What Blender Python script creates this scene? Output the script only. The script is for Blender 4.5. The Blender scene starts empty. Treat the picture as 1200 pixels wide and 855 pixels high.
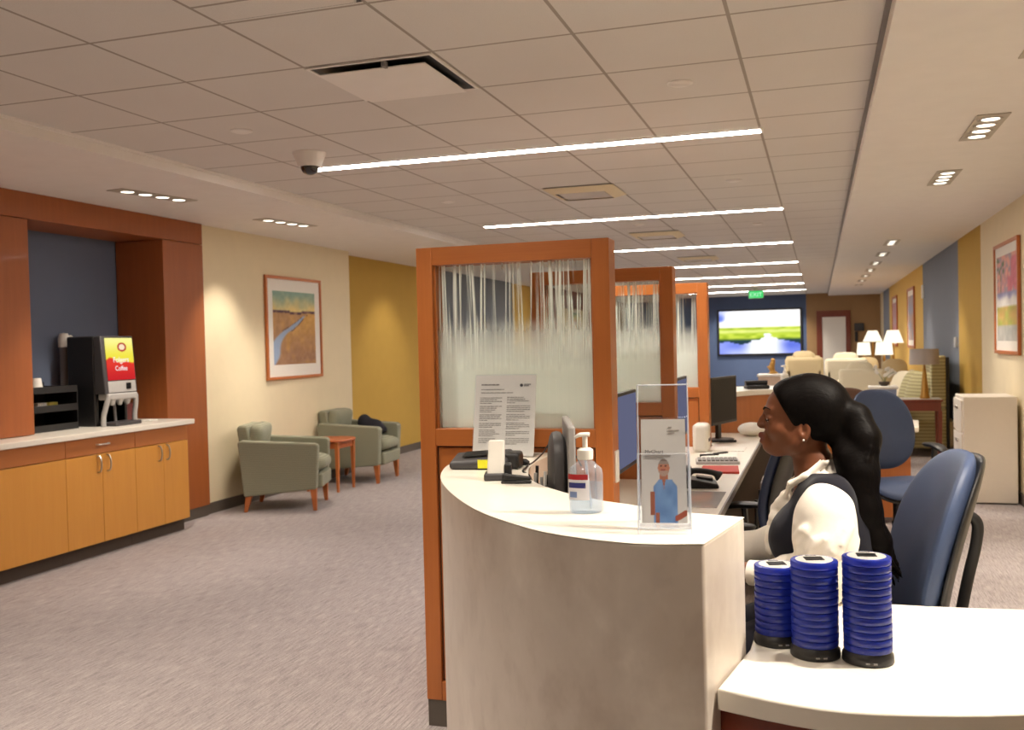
import bpy, bmesh, math, random
import numpy as np
from mathutils import Matrix, Vector, Euler
from math import sin, cos, pi, radians as rad
random.seed(7)
S = bpy.context.scene
COL = S.collection

# ------------------------------------------------------------------ colour / materials
def lin(r, g, b):
    def f(c):
        c /= 255.0
        return c / 12.92 if c <= .04045 else ((c + .055) / 1.055) ** 2.4
    return (f(r), f(g), f(b), 1.0)

class NT:
    """tiny node helper"""
    def __init__(s, name):
        s.m = bpy.data.materials.new(name); s.m.use_nodes = True
        s.t = s.m.node_tree; s.t.nodes.clear()
        s.out = s.n('ShaderNodeOutputMaterial')
    def n(s, typ, **kw):
        nd = s.t.nodes.new(typ)
        for k, v in kw.items(): setattr(nd, k, v)
        return nd
    def l(s, a, b): s.t.links.new(a, b)
    def math(s, op, a, b=None, c=None, clamp=False):
        nd = s.n('ShaderNodeMath', operation=op); nd.use_clamp = clamp
        for i, v in enumerate((a, b, c)):
            if v is None: continue
            if isinstance(v, (int, float)): nd.inputs[i].default_value = v
            else: s.l(v, nd.inputs[i])
        return nd.outputs[0]
    def mix(s, fac, a, b):
        nd = s.n('ShaderNodeMix', data_type='RGBA')
        for sock, v in ((nd.inputs[0], fac), (nd.inputs[6], a), (nd.inputs[7], b)):
            if isinstance(v, (int, float, tuple)): sock.default_value = v
            else: s.l(v, sock)
        return nd.outputs[2]
    def noise(s, scale=(1, 1, 1), detail=3, rough=.55, coord='Object', base=1.0):
        tc = s.n('ShaderNodeTexCoord'); mp = s.n('ShaderNodeMapping'); mp.inputs['Scale'].default_value = scale
        s.l(tc.outputs[coord], mp.inputs[0])
        nz = s.n('ShaderNodeTexNoise'); nz.inputs['Scale'].default_value = base
        nz.inputs['Detail'].default_value = detail; nz.inputs['Roughness'].default_value = rough
        s.l(mp.outputs[0], nz.inputs['Vector'])
        return nz.outputs[0]
    def xyz(s):
        tc = s.n('ShaderNodeTexCoord'); sp = s.n('ShaderNodeSeparateXYZ'); s.l(tc.outputs['Object'], sp.inputs[0])
        return sp.outputs
    def bsdf(s, color, rough=.5, metal=0, coat=0, spec=.5, bump=None, bump_str=.2, bump_dist=.01, sheen=0, trans=0, sss=0):
        p = s.n('ShaderNodeBsdfPrincipled')
        if isinstance(color, tuple): p.inputs['Base Color'].default_value = color
        else: s.l(color, p.inputs['Base Color'])
        if isinstance(rough, (int, float)): p.inputs['Roughness'].default_value = rough
        else: s.l(rough, p.inputs['Roughness'])
        p.inputs['Metallic'].default_value = metal
        p.inputs['Coat Weight'].default_value = coat
        p.inputs['Specular IOR Level'].default_value = spec
        p.inputs['Sheen Weight'].default_value = sheen
        p.inputs['Transmission Weight'].default_value = trans
        p.inputs['Subsurface Weight'].default_value = sss
        if bump is not None:
            b = s.n('ShaderNodeBump'); b.inputs['Strength'].default_value = bump_str; b.inputs['Distance'].default_value = bump_dist
            s.l(bump, b.inputs['Height']); s.l(b.outputs[0], p.inputs['Normal'])
        return p.outputs[0]
    def done(s, sh):
        s.l(sh, s.out.inputs[0]); return s.m

def plain(name, c, rough=.5, metal=0, coat=0, spec=.5, vary=.04, scale=30):
    t = NT(name)
    nz = t.noise((scale,) * 3, 2)
    c2 = tuple(min(1, x * (1 + vary * 2)) for x in c[:3]) + (1,)
    c1 = tuple(x * (1 - vary * 2) for x in c[:3]) + (1,)
    return t.done(t.bsdf(t.mix(nz, c1, c2), rough, metal, coat, spec))

def wood(name, c1, c2, axis='z', rough=.38, coat=.15, sc=1.0):
    t = NT(name)
    k = {'z': (26, 26, 1.6), 'x': (1.6, 26, 26), 'y': (26, 1.6, 26)}[axis]
    a = t.noise(tuple(v * sc for v in k), 5, .6)
    k2 = {'z': (160, 160, 4), 'x': (4, 160, 160), 'y': (160, 4, 160)}[axis]
    b = t.noise(tuple(v * sc for v in k2), 2, .5)
    f = t.math('ADD', t.math('MULTIPLY', a, .7), t.math('MULTIPLY', b, .3))
    f = t.math('MULTIPLY_ADD', f, 1.8, -.4, clamp=True)
    return t.done(t.bsdf(t.mix(f, c1, c2), rough, 0, coat))

def fabric(name, c1, c2, sc=260, rough=.9, stripes=None):
    t = NT(name)
    a = t.noise((sc, sc, sc), 2, .6)
    f = a
    if stripes:
        xs = t.xyz()
        w = t.math('MULTIPLY_ADD', t.math('SINE', t.math('MULTIPLY', xs[2], stripes)), .5, .5)
        f = t.math('ADD', t.math('MULTIPLY', a, .5), t.math('MULTIPLY', w, .5))
    f = t.math('MULTIPLY_ADD', f, 1.6, -.3, clamp=True)
    return t.done(t.bsdf(t.mix(f, c1, c2), rough, 0, 0, .25, bump=a, bump_str=.25, bump_dist=.002, sheen=.15))

def emit(name, c, strength):
    t = NT(name); e = t.n('ShaderNodeEmission'); e.inputs[0].default_value = c; e.inputs[1].default_value = strength
    return t.done(e.outputs[0])

def painted(name, rough=.6, em=0.0, coat=0, spec=.3):
    t = NT(name); a = t.n('ShaderNodeVertexColor'); a.layer_name = 'Col'
    if em > 0:
        e = t.n('ShaderNodeEmission'); t.l(a.outputs[0], e.inputs[0]); e.inputs[1].default_value = em
        return t.done(e.outputs[0])
    return t.done(t.bsdf(a.outputs[0], rough, 0, coat, spec))

def clear_plastic(name, tint=(.97, .98, 1, 1), gloss=.12, haze=0.0, haze_col=(.9, .93, 1, 1)):
    t = NT(name)
    tr = t.n('ShaderNodeBsdfTransparent'); tr.inputs[0].default_value = tint
    gl = t.n('ShaderNodeBsdfGlossy'); gl.inputs['Roughness'].default_value = .05
    lw = t.n('ShaderNodeLayerWeight'); lw.inputs[0].default_value = .35
    f = t.math('MULTIPLY_ADD', lw.outputs['Facing'], .5, gloss * .5, clamp=True)
    f = t.math('MULTIPLY', f, .6)
    mx = t.n('ShaderNodeMixShader'); t.l(f, mx.inputs[0]); t.l(tr.outputs[0], mx.inputs[1]); t.l(gl.outputs[0], mx.inputs[2])
    sh = mx.outputs[0]
    if haze:
        d = t.n('ShaderNodeBsdfDiffuse'); d.inputs[0].default_value = haze_col
        m2 = t.n('ShaderNodeMixShader'); m2.inputs[0].default_value = haze
        t.l(sh, m2.inputs[1]); t.l(d.outputs[0], m2.inputs[2]); sh = m2.outputs[0]
    return t.done(sh)

# ------------------------------------------------------------------ mesh builder
def catmull(pts, n=8, closed=False):
    P = [Vector(p) for p in pts]; out = []
    m = len(P)
    rng = range(m if closed else m - 1)
    for i in rng:
        if closed: a, b, c, d = P[(i - 1) % m], P[i], P[(i + 1) % m], P[(i + 2) % m]
        else: a, b, c, d = P[max(i - 1, 0)], P[i], P[i + 1], P[min(i + 2, m - 1)]
        for k in range(n):
            t = k / n
            out.append(.5 * ((2 * b) + (c - a) * t + (2 * a - 5 * b + 4 * c - d) * t * t + (3 * b - a - 3 * c + d) * t ** 3))
    if not closed: out.append(P[-1])
    return out

def resample(pts, n):
    P = [Vector(p) for p in pts]
    L = [0]
    for a, b in zip(P, P[1:]): L.append(L[-1] + (b - a).length)
    out = []
    for k in range(n):
        t = L[-1] * k / (n - 1)
        i = 0
        while i < len(L) - 2 and L[i + 1] < t: i += 1
        d = L[i + 1] - L[i]
        out.append(P[i].lerp(P[i + 1], (t - L[i]) / d if d else 0))
    return out

def Rz(a): return Matrix.Rotation(a, 4, 'Z')
def Rx(a): return Matrix.Rotation(a, 4, 'X')
def Ry(a): return Matrix.Rotation(a, 4, 'Y')
def T(x, y, z): return Matrix.Translation((x, y, z))

class MB:
    def __init__(s): s.v = []; s.f = []; s.mi = []
    def add(s, vs, fs, M=None, mi=0):
        o = len(s.v)
        for p in vs:
            p = Vector(p)
            s.v.append(tuple(M @ p if M is not None else p))
        for f in fs: s.f.append(tuple(i + o for i in f)); s.mi.append(mi)
        return s
    def box(s, x0, x1, y0, y1, z0, z1, M=None, mi=0):
        vs = [(x, y, z) for z in (z0, z1) for y in (y0, y1) for x in (x0, x1)]
        return s.add(vs, [(0, 2, 3, 1), (4, 5, 7, 6), (0, 1, 5, 4), (2, 6, 7, 3), (0, 4, 6, 2), (1, 3, 7, 5)], M, mi)
    def taper(s, cx, cy, z0, z1, a0, b0, a1, b1, dx=0, dy=0, M=None):
        """box tapering from half sizes a0,b0 at z0 to a1,b1 at z1"""
        vs = [(cx + sx * a0, cy + sy * b0, z0) for sy in (-1, 1) for sx in (-1, 1)] + [(cx + dx + sx * a1, cy + dy + sy * b1, z1) for sy in (-1, 1) for sx in (-1, 1)]
        return s.add(vs, [(0, 2, 3, 1), (4, 5, 7, 6), (0, 1, 5, 4), (2, 6, 7, 3), (0, 4, 6, 2), (1, 3, 7, 5)], M)
    def prism(s, poly, z0, z1, M=None):
        n = len(poly)
        vs = [(p[0], p[1], z0) for p in poly] + [(p[0], p[1], z1) for p in poly]
        fs = [tuple(range(n))[::-1], tuple(range(n, 2 * n))] + [(i, (i + 1) % n, n + (i + 1) % n, n + i) for i in range(n)]
        return s.add(vs, fs, M)
    def band(s, A, B, z0, z1, M=None):
        n = len(A)
        vs = [(p[0], p[1], z) for z in (z0, z1) for L in (A, B) for p in L]
        a0, b0, a1, b1 = 0, n, 2 * n, 3 * n
        fs = []
        for i in range(n - 1):
            fs += [(a0 + i, b0 + i, b0 + i + 1, a0 + i + 1), (a1 + i, a1 + i + 1, b1 + i + 1, b1 + i),
                   (a0 + i, a0 + i + 1, a1 + i + 1, a1 + i), (b0 + i, b1 + i, b1 + i + 1, b0 + i + 1)]
        fs += [(a0, a1, b1, b0), (a0 + n - 1, b0 + n - 1, b1 + n - 1, a1 + n - 1)]
        return s.add(vs, fs, M)
    def tube(s, pts, r, n=10, M=None, flat=None):
        P = [Vector(p) for p in pts]; m = len(P)
        R = r if isinstance(r, (list, tuple)) else [r] * m
        up = None; vs = []
        for i, p in enumerate(P):
            t = (P[min(i + 1, m - 1)] - P[max(i - 1, 0)]).normalized()
            if up is None:
                up = Vector((0, 0, 1)) if abs(t.z) < .9 else Vector((1, 0, 0))
            a = t.cross(up)
            if a.length < 1e-5: a = t.orthogonal()
            a.normalize(); b = a.cross(t).normalized(); up = b
            for k in range(n):
                an = 2 * pi * k / n
                ra = R[i]; rb = R[i] * (flat if flat else 1)
                vs.append(p + a * cos(an) * ra + b * sin(an) * rb)
        fs = [(i * n + k, i * n + (k + 1) % n, (i + 1) * n + (k + 1) % n, (i + 1) * n + k) for i in range(m - 1) for k in range(n)]
        fs += [tuple(range(n))[::-1], tuple((m - 1) * n + k for k in range(n))]
        return s.add(vs, fs, M)
    def cyl(s, p0, p1, r0, r1=None, n=20, M=None):
        return s.tube([p0, p1], [r0, r0 if r1 is None else r1], n, M)
    def lathe(s, prof, n=32, c=(0, 0, 0), M=None, sq=None):
        vs = []; c = Vector(c)
        for r, z in prof:
            for k in range(n):
                a = 2 * pi * k / n
                q = 1.0
                vs.append(c + Vector((r * cos(a) * (sq[0] if sq else 1), r * sin(a) * (sq[1] if sq else 1), z)))
        m = len(prof)
        fs = [(i * n + k, i * n + (k + 1) % n, (i + 1) * n + (k + 1) % n, (i + 1) * n + k) for i in range(m - 1) for k in range(n)]
        if prof[0][0] > 1e-4: fs.append(tuple(range(n))[::-1])
        if prof[-1][0] > 1e-4: fs.append(tuple((m - 1) * n + k for k in range(n)))
        return s.add(vs, fs, M)
    def pad(s, a, b, t, ex=3.0, curve=None, M=None, na=40, nr=9, p=3.2, top=1.0, bot=1.0):
        """superelliptic cushion lying in XY, thickness along Z, bent by curve(x,y)"""
        vs = []; rings = []
        def pt(rr, an, sg):
            c, d = cos(an), sin(an)
            x = a * rr * math.copysign(abs(c) ** (2 / ex), c); y = b * rr * math.copysign(abs(d) ** (2 / ex), d)
            z = sg * t / 2 * max(0, 1 - rr ** p) ** (1 / p)
            return (x, y, z + (curve(x, y) if curve else 0))
        rs = [1 - (1 - i / nr) ** 2 for i in range(1, nr + 1)]
        vs.append(pt(0, 0, top)); vs.append(pt(0, 0, -bot))
        for r_ in rs:
            for k in range(na): vs.append(pt(r_, 2 * pi * k / na, top))
        for r_ in rs[:-1]:
            for k in range(na): vs.append(pt(r_, 2 * pi * k / na, -bot))
        fs = []
        T0 = 2; B0 = 2 + nr * na
        for k in range(na):
            k2 = (k + 1) % na
            fs.append((0, T0 + k, T0 + k2)); fs.append((1, B0 + k2, B0 + k))
            for i in range(nr - 1): fs.append((T0 + i * na + k, T0 + (i + 1) * na + k, T0 + (i + 1) * na + k2, T0 + i * na + k2))
            for i in range(nr - 2): fs.append((B0 + i * na + k, B0 + i * na + k2, B0 + (i + 1) * na + k2, B0 + (i + 1) * na + k))
            i = nr - 2
            fs.append((B0 + i * na + k, B0 + i * na + k2, T0 + (nr - 1) * na + k2, T0 + (nr - 1) * na + k))
        return s.add(vs, fs, M)
    def ball(s, c, r, n=16, m=10, M=None):
        if not isinstance(r, (tuple, list)): r = (r, r, r)
        vs = []; 
        for i in range(1, m):
            ph = pi * i / m
            for k in range(n):
                a = 2 * pi * k / n
                vs.append((c[0] + r[0] * sin(ph) * cos(a), c[1] + r[1] * sin(ph) * sin(a), c[2] + r[2] * cos(ph)))
        vs += [(c[0], c[1], c[2] + r[2]), (c[0], c[1], c[2] - r[2])]
        t, b = len(vs) - 2, len(vs) - 1
        fs = [(i * n + k, i * n + (k + 1) % n, (i + 1) * n + (k + 1) % n, (i + 1) * n + k) for i in range(m - 2) for k in range(n)]
        fs += [(t, (k + 1) % n, k) for k in range(n)] + [(b, (m - 2) * n + k, (m - 2) * n + (k + 1) % n) for k in range(n)]
        return s.add(vs, fs, M)

def obj(name, mb, mats, parent=None, bevel=0, seg=2, angle=38, recalc=True):
    me = bpy.data.meshes.new(name)
    me.from_pydata(mb.v, [], mb.f)
    if not isinstance(mats, (list, tuple)): mats = [mats]
    for m in mats: me.materials.append(m)
    if len(mats) > 1: me.polygons.foreach_set('material_index', mb.mi)
    if recalc:
        bm = bmesh.new(); bm.from_mesh(me)
        bmesh.ops.recalc_face_normals(bm, faces=bm.faces); bm.to_mesh(me); bm.free()
    me.polygons.foreach_set('use_smooth', [True] * len(me.polygons))
    me.set_sharp_from_angle(angle=rad(angle)); me.update()
    o = bpy.data.objects.new(name, me); COL.objects.link(o)
    if parent is not None: o.parent = parent
    if bevel:
        b = o.modifiers.new('bevel', 'BEVEL'); b.width = bevel; b.segments = seg; b.limit_method = 'ANGLE'; b.angle_limit = rad(40)
        b.harden_normals = False
    return o

def thing(name, label, cat, loc=(0, 0, 0), rz=0, group=None):
    o = bpy.data.objects.new(name, None); COL.objects.link(o)
    o.empty_display_size = .1
    o.location = loc; o.rotation_euler = (0, 0, rz); o['label'] = label; o['category'] = cat
    if group: o['group'] = group
    return o

def tag(o, label, cat, group=None):
    o['label'] = label; o['category'] = cat
    if group: o['group'] = group
    return o

def struct(o): o['kind'] = 'structure'; return o

def dup(root, loc, rz, label, group=None, cat=None):
    r = root.copy(); COL.objects.link(r); r.location = loc; r.rotation_euler = (0, 0, rz); r['label'] = label
    if group: r['group'] = group
    for ch in list(root.children):
        c = ch.copy(); COL.objects.link(c); c.parent = r
        for g in list(ch.children):
            d = g.copy(); COL.objects.link(d); d.parent = c
    return r

def picture_mesh(name, fn, nu, nv, M, mat, parent=None, wid=1, hei=1):
    """flat grid coloured by fn(u,v) -> sRGB 0..255 (u right, v up) ; lies in local XZ facing -Y"""
    mb = MB(); vs = [(wid * (i / nu - .5), 0, hei * (j / nv)) for j in range(nv + 1) for i in range(nu + 1)]
    fs = [(j * (nu + 1) + i, j * (nu + 1) + i + 1, (j + 1) * (nu + 1) + i + 1, (j + 1) * (nu + 1) + i) for j in range(nv) for i in range(nu)]
    mb.add(vs, fs, M)
    o = obj(name, mb, mat, parent, recalc=False)
    ca = o.data.color_attributes.new('Col', 'FLOAT_COLOR', 'POINT')
    cols = []
    for j in range(nv + 1):
        for i in range(nu + 1): cols += list(lin(*fn(i / nu, j / nv)))
    ca.data.foreach_set('color', cols)
    return o

def text_mesh(name, body, size, mat, M, parent=None, ext=.0004, align='LEFT'):
    cu = bpy.data.curves.new(name, 'FONT'); cu.body = body; cu.size = size; cu.extrude = ext; cu.align_x = align
    tmp = bpy.data.objects.new(name, cu); COL.objects.link(tmp)
    dg = bpy.context.evaluated_depsgraph_get()
    me = bpy.data.meshes.new_from_object(tmp.evaluated_get(dg))
    bpy.data.objects.remove(tmp); bpy.data.curves.remove(cu)
    me.transform(M); me.materials.clear(); me.materials.append(mat); me.name = name
    o = bpy.data.objects.new(name, me); COL.objects.link(o)
    if parent is not None: o.parent = parent
    return o

def mixc(a, b, t):
    t = max(0, min(1, t)); return tuple(x + (y - x) * t for x, y in zip(a, b))
def sstep(a, b, x):
    t = max(0, min(1, (x - a) / (b - a))); return t * t * (3 - 2 * t)
def vnoise(x, y, seed=0):
    def h(i, j):
        n = (i * 374761393 + j * 668265263 + seed * 1442695) & 0xffffffff
        n = ((n ^ (n >> 13)) * 1274126177) & 0xffffffff
        return (n ^ (n >> 16)) / 0xffffffff
    i, j = math.floor(x), math.floor(y); fx, fy = x - i, y - j
    fx = fx * fx * (3 - 2 * fx); fy = fy * fy * (3 - 2 * fy)
    return (h(i, j) * (1 - fx) + h(i + 1, j) * fx) * (1 - fy) + (h(i, j + 1) * (1 - fx) + h(i + 1, j + 1) * fx) * fy

# ------------------------------------------------------------------ signed distance modelling (smooth bodies)
class SDF:
    def __init__(s, lo, hi, h):
        s.lo = np.array(lo, np.float32); s.h = h
        s.ax = [np.arange(int((hi[i] - lo[i]) / h) + 1, dtype=np.float32) * h + lo[i] for i in range(3)]
        s.F = np.full([len(a) for a in s.ax], .5, np.float32)
    def reg(s, lo, hi):
        sl = []
        for i in range(3):
            a = max(0, int((lo[i] - s.lo[i]) / s.h)); b = min(len(s.ax[i]), int((hi[i] - s.lo[i]) / s.h) + 2)
            sl.append(slice(a, max(a, b)))
        sl = tuple(sl)
        return sl, np.ix_(*[s.ax[i][sl[i]] for i in range(3)])
    def apply(s, fn, lo, hi, k, op='add', pad=.035):
        lo = [v - pad for v in lo]; hi = [v + pad for v in hi]
        sl, (x, y, z) = s.reg(lo, hi)
        if s.F[sl].size == 0: return
        d = fn(x, y, z).astype(np.float32); a = s.F[sl]
        if op == 'cut': d = -d; sg = -1
        elif op == 'keep': sg = -1
        else: sg = 1
        a_, d_ = a * sg, d * sg
        hh = np.maximum(k - np.abs(a_ - d_), 0) / max(k, 1e-6)
        s.F[sl] = (np.minimum(a_, d_) - hh * hh * k * .25) * sg
    def ell(s, c, r, k=.02, op='add', ry=0.0, rx=0.0, rz=0.0):
        ca = Euler((rx, ry, rz)).to_matrix().transposed()
        A = np.array(ca, np.float32); R = max(r)
        def fn(x, y, z):
            X, Y, Z = x - c[0], y - c[1], z - c[2]
            u = (A[0, 0] * X + A[0, 1] * Y + A[0, 2] * Z); v = (A[1, 0] * X + A[1, 1] * Y + A[1, 2] * Z); w = (A[2, 0] * X + A[2, 1] * Y + A[2, 2] * Z)
            k0 = np.sqrt((u / r[0]) ** 2 + (v / r[1]) ** 2 + (w / r[2]) ** 2)
            k1 = np.sqrt((u / r[0] ** 2) ** 2 + (v / r[1] ** 2) ** 2 + (w / r[2] ** 2) ** 2) + 1e-6
            return k0 * (k0 - 1) / k1
        s.apply(fn, [c[i] - R for i in range(3)], [c[i] + R for i in range(3)], k, op); return s
    def cap(s, a, b, ra, rb=None, k=.02, op='add'):
        rb = ra if rb is None else rb
        a_, b_ = np.array(a, np.float32), np.array(b, np.float32); d = b_ - a_; L = float(d @ d) + 1e-9
        def fn(x, y, z):
            t = np.clip(((x - a_[0]) * d[0] + (y - a_[1]) * d[1] + (z - a_[2]) * d[2]) / L, 0, 1)
            return np.sqrt((x - a_[0] - t * d[0]) ** 2 + (y - a_[1] - t * d[1]) ** 2 + (z - a_[2] - t * d[2]) ** 2) - (ra + (rb - ra) * t)
        m = max(ra, rb)
        s.apply(fn, [min(a[i], b[i]) - m for i in range(3)], [max(a[i], b[i]) + m for i in range(3)], k, op); return s
    def chain(s, pts, rs, k=.02, op='add'):
        for p, q, r0, r1 in zip(pts, pts[1:], rs, rs[1:]): s.cap(p, q, r0, r1, k, op)
        return s
    def mesh(s):
        F = s.F; S_ = F < 0; nx, ny, nz = F.shape
        cnt = np.zeros((nx - 1, ny - 1, nz - 1), np.int8)
        for i in (0, 1):
            for j in (0, 1):
                for k in (0, 1): cnt += S_[i:nx - 1 + i, j:ny - 1 + j, k:nz - 1 + k]
        act = (cnt > 0) & (cnt < 8); ijk = np.argwhere(act)
        idx = np.full(act.shape, -1, np.int32); idx[act] = np.arange(len(ijk))
        acc = np.zeros((len(ijk), 3)); num = np.zeros(len(ijk))
        C = [np.array((i, j, k)) for i in (0, 1) for j in (0, 1) for k in (0, 1)]
        for a in C:
            for b in C:
                if (b - a).sum() == 1 and (b - a).min() == 0:
                    fa = F[tuple((ijk + a).T)]; fb = F[tuple((ijk + b).T)]
                    m = (fa < 0) != (fb < 0)
                    t = np.where(m, fa / np.where(m, fa - fb, 1), 0)
                    acc += np.where(m[:, None], a + (b - a) * t[:, None], 0); num += m
        V = (ijk + acc / num[:, None]) * s.h + s.lo
        faces = []
        for ax in range(3):
            o1, o2 = [(1, 2), (2, 0), (0, 1)][ax]
            sl0 = [slice(1, -1)] * 3; sl1 = [slice(1, -1)] * 3
            sl0[ax] = slice(0, -1); sl1[ax] = slice(1, None)
            A, B = S_[tuple(sl0)], S_[tuple(sl1)]
            P = np.argwhere(A != B); fl = A[tuple(P.T)]
            base = P + 1; base[:, ax] -= 1
            e1 = np.eye(3, dtype=int)[o1]; e2 = np.eye(3, dtype=int)[o2]
            q = [idx[tuple((base - a * e1 - b * e2).T)] for a, b in ((1, 1), (0, 1), (0, 0), (1, 0))]
            Q = np.stack(q, 1); Q[~fl] = Q[~fl][:, ::-1]
            faces.append(Q)
        return V, np.concatenate(faces)
    def obj(s, name, mat, parent=None, off=None, smooth=0):
        V, Q = s.mesh()
        if off is not None: V = V - np.array(off)
        me = bpy.data.meshes.new(name); me.from_pydata(V.tolist(), [], Q.tolist()); me.materials.append(mat)
        me.polygons.foreach_set('use_smooth', [True] * len(me.polygons)); me.update()
        o = bpy.data.objects.new(name, me); COL.objects.link(o)
        if parent is not None: o.parent = parent
        if smooth:
            m = o.modifiers.new('smooth', 'SMOOTH'); m.iterations = smooth; m.factor = .5
        return o
# ------------------------------------------------------------------ camera
F_PX, YAW, PITCH, ROLL, H = 1121.16, .310723, .0223284, .0235428, 1.51
def cam_axes():
    f = Vector((-sin(YAW), cos(YAW), 0)); r = Vector((cos(YAW), sin(YAW), 0)); u = Vector((0, 0, 1))
    f2 = f * cos(PITCH) - u * sin(PITCH); u2 = u * cos(PITCH) + f * sin(PITCH)
    r3 = r * cos(ROLL) - u2 * sin(ROLL); u3 = u2 * cos(ROLL) + r * sin(ROLL)
    return r3, u3, f2
cd = bpy.data.cameras.new('camera'); cam = bpy.data.objects.new('camera', cd); COL.objects.link(cam)
r3, u3, f3 = cam_axes()
cam.matrix_world = Matrix(((r3.x, u3.x, -f3.x, 0), (r3.y, u3.y, -f3.y, 0), (r3.z, u3.z, -f3.z, H), (0, 0, 0, 1)))
cd.sensor_width = 36; cd.lens = F_PX * 36 / 1200; cd.clip_start = .05
cd.dof.use_dof = True; cd.dof.focus_distance = 2.7; cd.dof.aperture_fstop = 6.3
S.camera = cam
S.view_settings.view_transform = 'Standard'; S.view_settings.look = 'None'; S.view_settings.gamma = 1
S.view_settings.use_curve_mapping = False; S.view_settings.exposure = 1.05
S.cycles.use_denoising = True; S.cycles.max_bounces = 8; S.cycles.diffuse_bounces = 5; S.cycles.transparent_max_bounces = 16
S.cycles.sample_clamp_indirect = 6
w = bpy.data.worlds.new('world'); S.world = w; w.use_nodes = True
w.node_tree.nodes['Background'].inputs[0].default_value = (.9, .85, .8, 1); w.node_tree.nodes['Background'].inputs[1].default_value = .05

# ------------------------------------------------------------------ materials
CEIL, SOFF = 2.745, 2.67
M = {}
def make_ceiling():
    t = NT('ceiling_tile'); x = t.xyz()
    def line(s, o):
        f = t.math('FRACT', t.math('ADD', t.math('DIVIDE', t.math('SUBTRACT', s, o), .6096), 100.5))
        d = t.math('ABSOLUTE', t.math('SUBTRACT', f, .5))
        return t.math('LESS_THAN', d, .0125)
    g = t.math('MAXIMUM', line(x[0], -2.749), line(x[1], 3.154))
    n = t.noise((220, 220, 220), 3); n2 = t.noise((2.2, 2.2, 2.2), 2)
    c = t.mix(n, lin(212, 208, 204), lin(236, 232, 228)); c = t.mix(t.math('MULTIPLY', n2, .35), c, lin(208, 202, 196))
    c = t.mix(g, c, lin(168, 160, 152))
    hgt = t.math('SUBTRACT', t.math('MULTIPLY', n, .3), t.math('MULTIPLY', g, 1.5))
    return t.done(t.bsdf(c, .9, 0, 0, .2, bump=hgt, bump_str=.35, bump_dist=.004))
M['tile'] = make_ceiling()
def make_carpet():
    t = NT('carpet'); a = t.noise((150, 7, 1), 4, .65); b = t.noise((420, 60, 1), 2); c = t.noise((1.3, .8, 1), 2)
    f = t.math('ADD', t.math('MULTIPLY', a, .65), t.math('MULTIPLY', b, .35)); f = t.math('MULTIPLY_ADD', f, 2.6, -.8, clamp=True)
    col = t.mix(f, lin(108, 100, 102), lin(206, 196, 194)); col = t.mix(t.math('MULTIPLY', c, .25), col, lin(122, 112, 112))
    return t.done(t.bsdf(col, .95, 0, 0, .1, bump=f, bump_str=.4, bump_dist=.004, sheen=.1))
M['carpet'] = make_carpet()
def paint_wall(n, r, g, b): return plain(n, lin(r, g, b), .75, 0, 0, .25, .02, 6)
M['soffit'] = paint_wall('soffit_paint', 240, 236, 232)
M['cream'] = paint_wall('cream_paint', 232, 218, 186)
M['amber'] = paint_wall('amber_paint', 196, 160, 78)
M['bluegrey'] = paint_wall('bluegrey_paint', 128, 134, 146)
M['navy'] = paint_wall('navy_paint', 92, 110, 146)
M['alcoveblue'] = paint_wall('alcove_blue_paint', 106, 116, 138)
M['tan'] = paint_wall('tan_paint', 166, 134, 96)
M['yellow'] = paint_wall('yellow_paint', 222, 184, 100)
M['base'] = plain('rubber_base', lin(92, 84, 76), .6, vary=.03)
M['darkkick'] = plain('dark_kick', lin(70, 58, 48), .6, vary=.05)
M['cherry'] = wood('cherry_wood', lin(170, 96, 44), lin(188, 112, 54), 'z')
M['cherry_x'] = wood('cherry_wood_across', lin(170, 96, 44), lin(188, 112, 54), 'x')
M['surround'] = wood('surround_wood', lin(146, 80, 36), lin(166, 92, 42), 'z', .5, .03)
M['surround_y'] = wood('surround_wood_across', lin(140, 70, 38), lin(160, 82, 42), 'z')
M['maple'] = wood('maple_wood', lin(204, 140, 58), lin(214, 152, 66), 'z')
M['drawerwood'] = wood('drawer_wood', lin(166, 98, 46), lin(180, 110, 54), 'y')
M['mahog'] = wood('mahogany_wood', lin(112, 46, 28), lin(128, 56, 34), 'z')
M['legwood'] = wood('leg_wood', lin(180, 100, 48), lin(200, 118, 60), 'z')
M['tablewood'] = wood('table_wood', lin(178, 88, 42), lin(196, 104, 50), 'x')
M['white_top'] = plain('white_laminate', lin(236, 230, 218), .32, 0, .1, .5, .01)
def make_marble():
    t = NT('white_stone'); a = t.noise((1.6, 1.6, 1.2), 6, .62); b = t.noise((4.2, 4.2, 3.0), 5, .62); b = t.math('MULTIPLY_ADD', b, 2.6, -.85, clamp=True)
    v = t.math('ABSOLUTE', t.math('SUBTRACT', a, .5)); v = t.math('SUBTRACT', 1.0, t.math('MULTIPLY', v, 9.0), clamp=True)
    v = t.math('MULTIPLY', v, t.math('MULTIPLY_ADD', b, 1.6, -.5, clamp=True))
    c = t.mix(b, lin(192, 179, 166), lin(232, 223, 211)); c = t.mix(t.math('MULTIPLY', v, .8), c, lin(172, 158, 146))
    return t.done(t.bsdf(c, .35, 0, .05, .5))
M['stone'] = make_marble()
M['chrome'] = plain('brushed_steel', lin(200, 196, 190), .28, 1.0, vary=.02)
M['darkmetal'] = plain('dark_grey_plate', lin(186, 178, 166), .5, 0, vary=.03)
M['black'] = plain('black_plastic', lin(28, 27, 28), .42, vary=.05)
M['darkgrey'] = plain('dark_grey_plastic', lin(62, 60, 62), .5, vary=.05)
M['grey'] = plain('grey_plastic', lin(136, 132, 130), .5, vary=.03)
M['silver'] = plain('silver_plastic', lin(188, 186, 184), .35, .2, vary=.02)
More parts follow.
